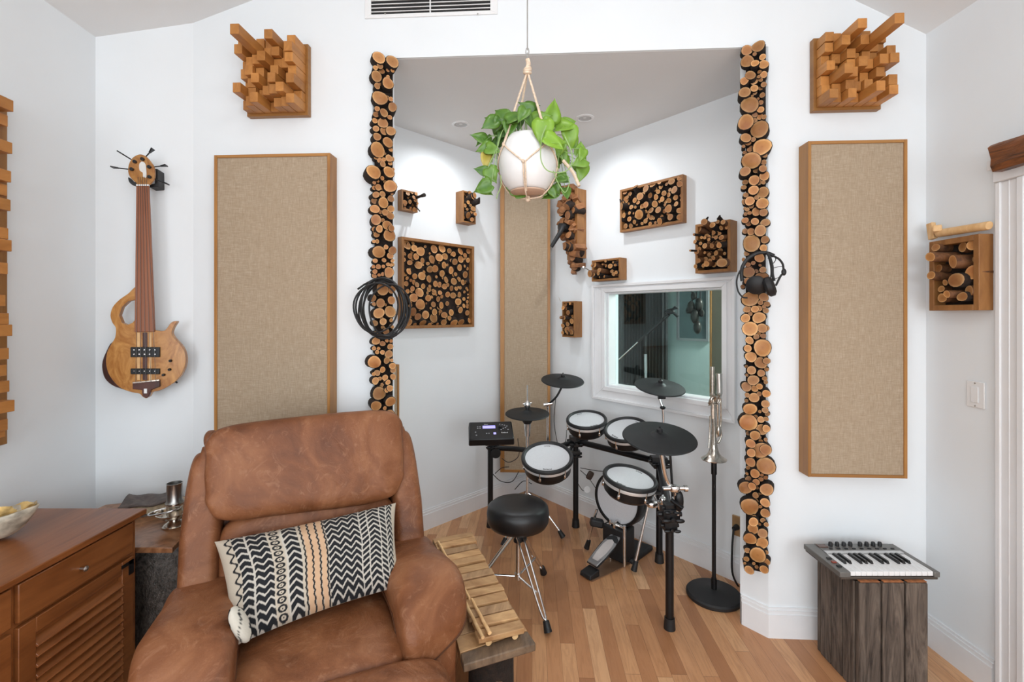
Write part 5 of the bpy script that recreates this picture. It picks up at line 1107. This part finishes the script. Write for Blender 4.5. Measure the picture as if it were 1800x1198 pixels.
for p, s in ((a_+Vector((.015, 0, .02)), .9), (b_, 1.15), (b_+Vector((0, 0, -.09)), .8), (b_+Vector((.04, -.01, .03)), .8), (c_, 1.1), (c_+Vector((-.03, -.04, .02)), .9), (d_, 1.05), (Vector((pD.x, pD.y, .50)), .8), (Vector((pD.x, pD.y, .585)), .7)): clamp(p, s)
MB().lathe([(0, -.02), (.035, -.02), (.035, .02), (0, .02)], a_+Vector((.04, -.03, -.03)), (0, -1, 0), 24).build('clamp', BLACK, t)
# pads
sn = at(962, 802, 2.75); nS = tiltn(19, -3); drum(t, 'snare_pad', sn, .305, nS, .105, -95)
t1 = at(1031, 736, 3.10); nT1 = tiltn(13, -4); drum(t, 'tom_pad', t1, .268, nT1, .095, -70)
t2 = at(1101, 753, 2.96); nT2 = tiltn(17, -10); drum(t, 'tom_pad', t2, .283, nT2, .095, -150)
t3 = at(1108, 838, 2.47); nT3 = tiltn(9, 7); drum(t, 'tom_pad', t3, .285, nT3, .095, -130)
m = MB(); R_ = .009
m.tube(smooth_poly([t1-nT1*.09, t1-nT1*.13, b_+Vector((.02, -.02, .08)), b_+Vector((.02, -.02, .02))], 4, False), .011, 10)
m.tube(smooth_poly([t2-nT2*.09, t2-nT2*.13, b_.lerp(c_, .62)+Vector((0, -.02, .05)), b_.lerp(c_, .62)], 4, False), .011, 10)
m.tube(smooth_poly([t3-nT3*.07+Vector((.05, .02, 0)), t3+Vector((.12, .05, -.10)), c_.lerp(d_, .45)+Vector((0, 0, -.05)), c_.lerp(d_, .45)], 4, False), .011, 10)
m.tube(smooth_poly([sn-nS*.08, sn+Vector((.10, .16, -.10)), b_+Vector((-.06, -.16, -.02)), b_+Vector((-.02, -.02, -.02))], 4, False), .011, 10)
m.build('pad_arm', BLACK, t)
# cymbals with chrome arms
def arm(pts, r=.0065, mat=CHROME): return MB().tube(smooth_poly(pts, 5, False), r, 10).build('cymbal_arm', mat, t)
y1 = at(989, 667, 3.30); nY1 = tiltn(11, 2); cymbal(t, y1, .300, nY1)
k1 = at(963, 711, 3.34); arm([y1-nY1*.01, y1-nY1*.05]); arm([y1-nY1*.045, at(978, 697, 3.32), k1], .0075, BLACK); arm([k1+Vector((0, 0, .01)), at(963, 720, 3.35), (k1.x, 3.36, ZR-.02)], .009)
MB().cyl(k1+Vector((-.03, 0, 0)), k1+Vector((.03, 0, .01)), .014, n=10).build('tilter', CHROME, t)
MB().cyl(y1-nY1*.05+Vector((-.02, 0, 0)), y1-nY1*.05+Vector((.035, 0, 0)), .009, n=10).build('tilter', CHROME, t)
y2 = at(1160, 678, 2.90); nY2 = tiltn(13, 3); cymbal(t, y2, .303, nY2)
arm([y2-nY2*.01, y2-nY2*.06, at(1165, 716, 2.9)], .008, CHROME); arm([at(1165, 714, 2.9), at(1166, 745, 2.905), (pC.x+.015, 2.92, ZR)], .0085)
m = MB(); p = at(1163, 698, 2.89); m.cyl(p+Vector((-.022, 0, 0)), p+Vector((.022, 0, 0)), .011, n=10); m.sup(at(1165, 716, 2.9), (.018, .014, .012), 1, 1, 12, 8); m.build('tilter', BLACK, t)
y3 = at(1159, 766, 2.22); nY3 = tiltn(12, 0); cymbal(t, y3, .340, nY3)
e3 = at(1187, 868, 2.26); arm([y3-nY3*.01, at(1163, 800, 2.22), at(1171, 840, 2.24), e3], .010)
arm([at(1178, 795, 2.34), at(1180, 830, 2.34), at(1183, 872, 2.33)], .006, BLACK)
m = MB(); p = at(1186, 858, 2.24); m.cyl(p+Vector((-.055, 0, 0)), p+Vector((.055, 0, .002)), .010, n=12); m.cyl(p+Vector((.045, 0, 0)), p+Vector((.060, 0, 0)), .015, n=12); m.sup(p, (.026, .02, .018), .6, 1, 14, 8); m.cyl(e3, e3+Vector((.012, 0, -.10)), .009, n=10); m.build('tilter', CHROME, t)
# chrome multi clamps under the floor tom
m = MB()
for px, py, qx, qy, r in ((1135, 885, 1190, 876, .007), (1150, 868, 1160, 895, .007), (1172, 905, 1176, 985, .008), (1165, 870, 1178, 900, .006)): m.cyl(at(px, py, 2.42), at(qx, qy, 2.42), r, n=10)
m.sup(at(1147, 886, 2.40), (.03, .02, .016), .6, 1, 14, 8); m.sup(at(1165, 880, 2.4), (.018, .018, .022), .6, 1, 14, 8); m.build('clamp', CHROME, t)
MB().sup(at(1193, 880, 2.26), (.022, .02, .05), .8, .8, 16, 10).cyl(at(1180, 878, 2.24), at(1200, 893, 2.20), .010, n=10).build('clamp', BLACK, t)
# sound module
mc = at(863, 761, 3.05); Rm = Matrix.Rotation(math.radians(6), 3, 'Z')@Matrix.Rotation(math.radians(24), 3, 'X')
mod = MB().box(mc, (.290, .185, .052), Rm, .97).build('sound_module', BLACK, t, bevel=.008)
mp = lambda x, y, z=.0265: mc+Rm@Vector((x, y, z))
MB().box(mp(-.012, .030), (.082, .028, .001), Rm).build('screen', LCD, mod); MB().box(mp(.022, -.036), (.016, .020, .003), Rm).build('lit_button', LCD, mod, bevel=.002)
m = MB(); rnd = random.Random(1)
for x, y in ((-.085, .035), (-.070, .035), (-.085, .018), (-.070, .018), (-.1, -.02), (-.095, -.05), (.06, .055), (.075, .050), (.09, .045), (.105, .035), (.095, .02), (.08, .012), (.065, .0), (.11, .0), (-.03, -.035), (-.015, -.035)): m.box(mp(x, y), (.008, .006, .003), Rm)
m.build('button', plain('grey_button', (.32, .32, .34), .5), mod); MB().lathe([(.013, 0), (.012, .012), (0, .012)], mp(.062, .028), Rm.col[2], 20).build('dial', RUBBER, mod)
for c_txt, (x, y), h in (('Roland', (.085, -.030), .015), ('Roland', (-.03, .058), .009)): text_part(c_txt, 'printed_name', PLWHITE, mod, mp(x, y, .0266), Rm.col[0], Rm.col[1], h)
MB().tube(smooth_poly([mc+Rm@Vector((-.02, 0, -.03)), mc+Vector((-.02, .08, -.09)), a_+Vector((.0, -.05, .06)), a_], 4, False), .016, 10).build('module_arm', BLACK, t)
m = MB()
for pts in ([(882, 805), (895, 812), (912, 800), (910, 770)], [(864, 830), (880, 845), (900, 846), (912, 828)], [(870, 832), (882, 822), (895, 820)], [(905, 860), (920, 845), (935, 850)]): m.tube(smooth_poly([at(x, y, 3.42) for x, y in pts], 5, False), .0028, 6)
for pts in ([(977, 700), (974, 740), (980, 780), (984, 800)], [(996, 755), (994, 775), (984, 788)], [(1020, 822), (1060, 828), (1090, 826)], [(1020, 826), (1035, 840), (1050, 862)], [(1016, 850), (1025, 862), (1033, 860)], [(1178, 800), (1181, 880)]): m.tube(smooth_poly([at(x, y, 3.28 if x < 1100 else 2.4) for x, y in pts], 5, False), .0024, 6)
m.build('cable', RUBBER, t)
m = MB(); m.lathe([(0, -.002), (.022, -.002), (.022, .002), (0, .002)], at(1032, 860, 3.27), (0, -1, .1), 24); m.build('hanging_tag', PLWHITE, t)
MB().sup(at(1037, 835, 3.27), (.022, .012, .030), .5, .6, 14, 8, None, Matrix.Rotation(.5, 3, 'Y')).build('cable_plug', plain('brown_plug', (.06, .035, .025), .5), t)
# ---------------------------------------------------------------- hi-hat
hh = at(927, 725, 3.25); t = thing('hi_hat_stand', (hh.x, hh.y, 0), 'hi-hat pad on a chrome stand between the sound module and snare pad', 'hi-hat')
nH = tiltn(5, 0); cymbal(t, hh, .305, nH, 'hi_hat_pad')
MB().lathe([(.035, -.012), (.035, -.06), (.024, -.075), (0, -.075)], hh, nH, 28).build('pad_sensor', RUBBER, t)
MB().cyl((hh.x, hh.y, .03), (hh.x, hh.y, .78), .0115, n=14).cyl((hh.x, hh.y, .78), (hh.x, hh.y, hh.z+.19), .0045, n=8).build('stand_tube', CHROME, t)
m = MB(); q = Vector((hh.x, hh.y, hh.z)); m.sup(q+Vector((0, 0, .055)), (.022, .018, .022), .7, 1, 12, 8); m.cyl(q+Vector((-.03, 0, .06)), q+Vector((.03, 0, .068)), .006, n=8); m.cyl(q+Vector((0, 0, .03)), q+Vector((0, 0, .085)), .010, n=10); m.cyl(q+Vector((0,0,-.16)), q+Vector((0,0,-.075)), .018, .024, n=14); m.build('clutch', CHROME, t)
for k, ang in enumerate((-12, 112, 228)):
    a = math.radians(ang); f = Vector((hh.x+.24*math.cos(a), hh.y+.24*math.sin(a)*(.9), .0)); l = MB().tube(smooth_poly([Vector((hh.x, hh.y, .30)), Vector((hh.x, hh.y, .27)).lerp(f, .35)+Vector((0, 0, .05)), f+Vector((0, 0, .03))], 4, False), .0065, 8).build('leg', CHROME, t)
    d = Vector((math.cos(a), math.sin(a), 0)); MB().cyl(f+Vector((0, 0, .055))-d*.02, f+Vector((0, 0, .014))+d*.006, .0135, .019, n=12).build('rubber_foot', RUBBER, l)
# ---------------------------------------------------------------- kick pad and pedal
kc = at(1084, 877, 2.92); kn = Vector((-math.sin(math.radians(46)), -math.cos(math.radians(46)), .06)).normalized()
t = thing('kick_drum_pad', (kc.x, kc.y, 0), 'round kick drum pad standing on two chrome legs under the floor tom', 'drum')
r = .165; MB().lathe([(0, -.10), (r*.9, -.10), (r, -.08), (r, -.004), (r*.97, .006), (r*.90, .006), (r*.88, -.006)], kc, kn, 64).build('shell', BLACK, t)
MB().lathe([(0, -.001), (r*.88, -.003), (r*.89, -.008)], kc, kn, 56).build('drumhead', HEAD, t)
u = Vector((0, 0, 1)).cross(kn).normalized(); text_part('Roland', 'logo', RUBBER, t, kc+kn*.0006+Vector((0, 0, -.118)), u, kn.cross(u), .030)
for (hx, hy, fx, fy, Yh) in ((1140, 885, 1114, 998, 2.80), (1049, 895, 1031, 958, 3.0)):
    f = atz(fx, fy+8, 0.005); h = at(hx, hy, Yh); l = MB().cyl(f+Vector((0, 0, .02)), h, .0085, n=10).build('leg', CHROME, t)
    d = (h-f).normalized(); MB().cyl(f+Vector((0, 0, .012)), f+d*.07, .018, .013, n=14).build('rubber_foot', RUBBER, l)
bs = Vector((kc.x, kc.y, 0)); MB().box(bs-kn*.02+Vector((0, 0, .12)), (.16, .12, .20), axes((0, 0, 1), kn)).box(bs-kn*.14+Vector((.02, 0, .02)), (.16, .26, .035), Matrix.Rotation(math.radians(-44), 3, 'Z')).build('base', RUBBER, t, bevel=.012)
MB().box(at(1049, 918, 2.98), (.085, .05, .05), Matrix.Rotation(.2, 3, 'Y')).build('hoop_clamp', RUBBER, t, bevel=.012)
hl = atz(1030, 1016, 0); tl = atz(1098, 984, 0); hd = (tl-hl).normalized(); sd_ = Vector((-hd.y, hd.x, 0)); 
Rp = Matrix((hd, sd_, Vector((0, 0, 1)))).transposed()
t = thing('bass_drum_pedal', hl.lerp(tl, .5), 'silver and black bass drum foot pedal on the floor before the kick pad', 'drum pedal')
L = (tl-hl).length; pp = lambda x, y, z: hl+Rp@Vector((x, y, z))
MB().prism([pp(0, -.05, .002), pp(L, -.055, .002), pp(L, .055, .002), pp(0, .05, .002)], [pp(0, -.05, .007), pp(L, -.055, .007), pp(L, .055, .007), pp(0, .05, .007)]).build('base_plate', plain('brushed_plate', (.30, .17, .10), .4, .4), t)
MB().prism([pp(-.01, -.042, .006), pp(.07, -.042, .006), pp(.07, .042, .006), pp(-.01, .042, .006)], [pp(-.005, -.040, .03), pp(.07, -.040, .045), pp(.07, .040, .045), pp(-.005, .040, .03)]).build('heel_plate', RUBBER, t, bevel=.005)
ol = [(.05, .037), (.12, .045), (.20, .047), (.255, .035), (.275, .012), (.275, -.012), (.255, -.035), (.20, -.047), (.12, -.045), (.05, -.037)]
sl = lambda x: .040+.135*x/.275+.0
fb = MB().prism([pp(x, y, sl(x)) for x, y in ol], [pp(x, y, sl(x)+.008) for x, y in ol]).build('footboard', GREYM, t, bevel=.002)
ol2 = [(.075, .020), (.12, .030), (.18, .032), (.215, .022), (.225, 0), (.215, -.022), (.18, -.032), (.12, -.030), (.075, -.020)]
MB().prism([pp(x, y, sl(x)+.008) for x, y in ol2], [pp(x, y, sl(x)+.0095) for x, y in ol2]).build('pedal_inlay', plain('pale_inlay', (.55, .50, .48), .5), fb)
MB().prism([pp(x*.9+.005, y*1.12, sl(x)-.006) for x, y in ol], [pp(x*.9+.005, y*1.12, sl(x)-.001) for x, y in ol]).build('footboard_edge', RUBBER, fb)
m = MB()
for s_ in (-.055, .055): m.cyl(pp(L*.80, s_, .006), pp(L*.80, s_, .25), .009, n=10)
m.cyl(pp(L*.80, -.06, .235), pp(L*.80, .06, .235), .009, n=12); m.lathe([(.03, -.008), (.03, .008), (.01, .008), (.01, -.008), (.03, -.008)], pp(L*.80, 0, .235), sd_, 20)
m.cyl(pp(L*.80, .055, .10), pp(L*.80, .075, .22), .010, n=10); m.build('pedal_frame', CHROME, t)
m = MB(); m.tube([pp(L*.79, 0, .225), pp(.262, 0, sl(.262)+.01)], .005, 8); m.build('drive_chain', CHROME, t)
# ---------------------------------------------------------------- throne
Y0 = 2.51; tc = at(910.5, 553, Y0); tx, ty = tc.x, tc.y
t = thing('drum_throne', (tx, ty, 0), 'round black vinyl drum stool on a chrome tripod', 'stool')
MB().lathe([(0, .400), (.120, .400), (.150, .408), (.163, .430), (.166, .470), (.160, .502), (.140, .518), (.09, .524), (0, .526)], (tx, ty, 0), n=72).build('seat', VINYL, t, ang=60)
MB().cyl((tx, ty, .12), (tx, ty, .402), .0145, n=20).build('center_tube', CHROME, t)
MB().cyl((tx, ty, .315), (tx, ty, .375), .024, n=20).sup((tx+.03, ty+.01, .33), (.018, .03, .018), 1, 1, 14, 8).build('collar', RUBBER, t, bevel=.003)
MB().cyl((tx, ty, .118), (tx, ty, .150), .019, n=18).build('lower_collar', CHROME, t)
for f in (Vector((.172, 2.245, 0)), Vector((.185, 2.76, 0)), Vector((-.245, 2.50, 0))):
    c = Vector((tx, ty, 0)); d = (f-c); dn = d.normalized(); sd2 = Vector((-dn.y, dn.x, 0)); m = MB()
    for s_ in (-.011, .011): m.tube(smooth_poly([c+dn*.02+sd2*s_*1.6+Vector((0, 0, .345)), c+dn*.045+sd2*s_*1.6+Vector((0, 0, .325)), c+d*.80+sd2*s_+Vector((0, 0, .09)), c+d*.93+Vector((0, 0, .055))], 5, False), .0055, 8)
    m.cyl(c+dn*.015+Vector((0, 0, .133)), c+d*.66+Vector((0, 0, .145)), .0055, n=8); m.cyl(c+d*.90+Vector((0, 0, .06)), c+d*.955+Vector((0, 0, .03)), .009, n=10)
    l = m.build('leg', CHROME, t); MB().cyl(c+d*.93+Vector((0, 0, .055)), c+d*1.0+Vector((0, 0, .012)), .0145, .020, n=14).build('rubber_foot', RUBBER, l)
# ---------------------------------------------------------------- microphone stand and trumpet
ms = atz(1255, 1043, .0); ms = Vector((355/F*2.55, 2.55, 0))
t = thing('microphone_stand', ms, 'straight black microphone stand with a round base, holding up the trumpet', 'stand')
MB().lathe([(0, 0), (.138, 0), (.142, .006), (.142, .018), (.134, .026), (.05, .036), (.026, .042), (0, .043)], ms, n=64).build('base', RUBBER, t, ang=30)
MB().cyl(ms+Vector((0, 0, .04)), ms+Vector((0, 0, .10)), .014, n=16).cyl(ms+Vector((0, 0, .10)), ms+Vector((0, 0, .80)), .0105, n=16).cyl(ms+Vector((0, 0, .66)), ms+Vector((0, 0, .755)), .0145, n=16).build('pole', BLACK, t)
YT = 2.55; tb = Vector((ms.x, ms.y, .742)); Q = lambda px, py, dy=0: Vector(((px-CX)/F*(YT), YT+dy, EYE+(CY-py)/F*YT))
t = thing('trumpet', tb, 'silver trumpet standing bell down on top of the black microphone stand', 'trumpet')
MB().lathe([(.064, -.004), (.0655, .000), (.058, .006), (.042, .016), (.028, .034), (.019, .065), (.014, .12), (.0115, .22), (.0115, .34)], tb, (-.01, 0, 1), 48).build('bell', SILVER, t, ang=60)
m = MB(); m.cyl(Q(1252.5, 646), Q(1252.5, 677), .0105, .0098, n=18); m.cyl(Q(1252.5, 644), Q(1252.5, 647), .0115, n=18); m.cyl(Q(1252.5, 677), Q(1252, 735), .0085, n=16); m.cyl(Q(1252, 690), Q(1252, 693), .0125, n=16); m.build('mouth_tube', SILVER, t)
m = MB(); m.cyl(Q(1264, 658), Q(1265, 692), .0155, n=20); m.cyl(Q(1264, 656), Q(1264, 658), .017, n=20); m.cyl(Q(1265, 692), Q(1262, 708), .013, .009, n=16); m.build('mute_tube', plain('pale_silver_tube', (.72, .70, .66), .3, .9), t)
m = MB()
for i, (px, py) in enumerate(((1251, 700), (1256, 703), (1261, 699))): m.cyl(Q(px, py-7, -.02), Q(px-1, py+10, .02), .0095, n=16); m.cyl(Q(px, py-8, -.03), Q(px, py-7, -.02), .006, n=12)
m.tube([Q(1255+8*math.cos(a), 702+7*math.sin(a), -.022) for a in [i*math.pi/10 for i in range(20)]], .003, 8, True); m.cyl(Q(1245, 712), Q(1262, 711), .003, n=8); m.build('valve_cluster', SILVER, t)
m = MB(); m.tube(smooth_poly([Q(1267, 700), Q(1267.5, 740), Q(1266, 752), Q(1268, 765), Q(1262, 778), Q(1257, 770)], 5, False), .0055, 10); m.tube(smooth_poly([Q(1261, 708), Q(1262, 735), Q(1262, 748), Q(1260, 768)], 5, False), .0075, 10)
m.sup(Q(1263, 757, -.005), (.013, .010, .03), 1, 1, 14, 10); m.cyl(Q(1268, 692), Q(1267.5, 745), .0022, n=8); m.build('slide_tube', SILVER, t)
m = MB(); m.tube(smooth_poly([Q(1247, 730, -.01), Q(1246, 760, -.012), Q(1243, 785, -.02)], 4, False), .0045, 10); m.tube(smooth_poly([Q(1253, 735, -.014), Q(1253, 760, -.018), Q(1252, 780, -.024)], 4, False), .0045, 10); m.build('lead_pipe', SILVER, t)
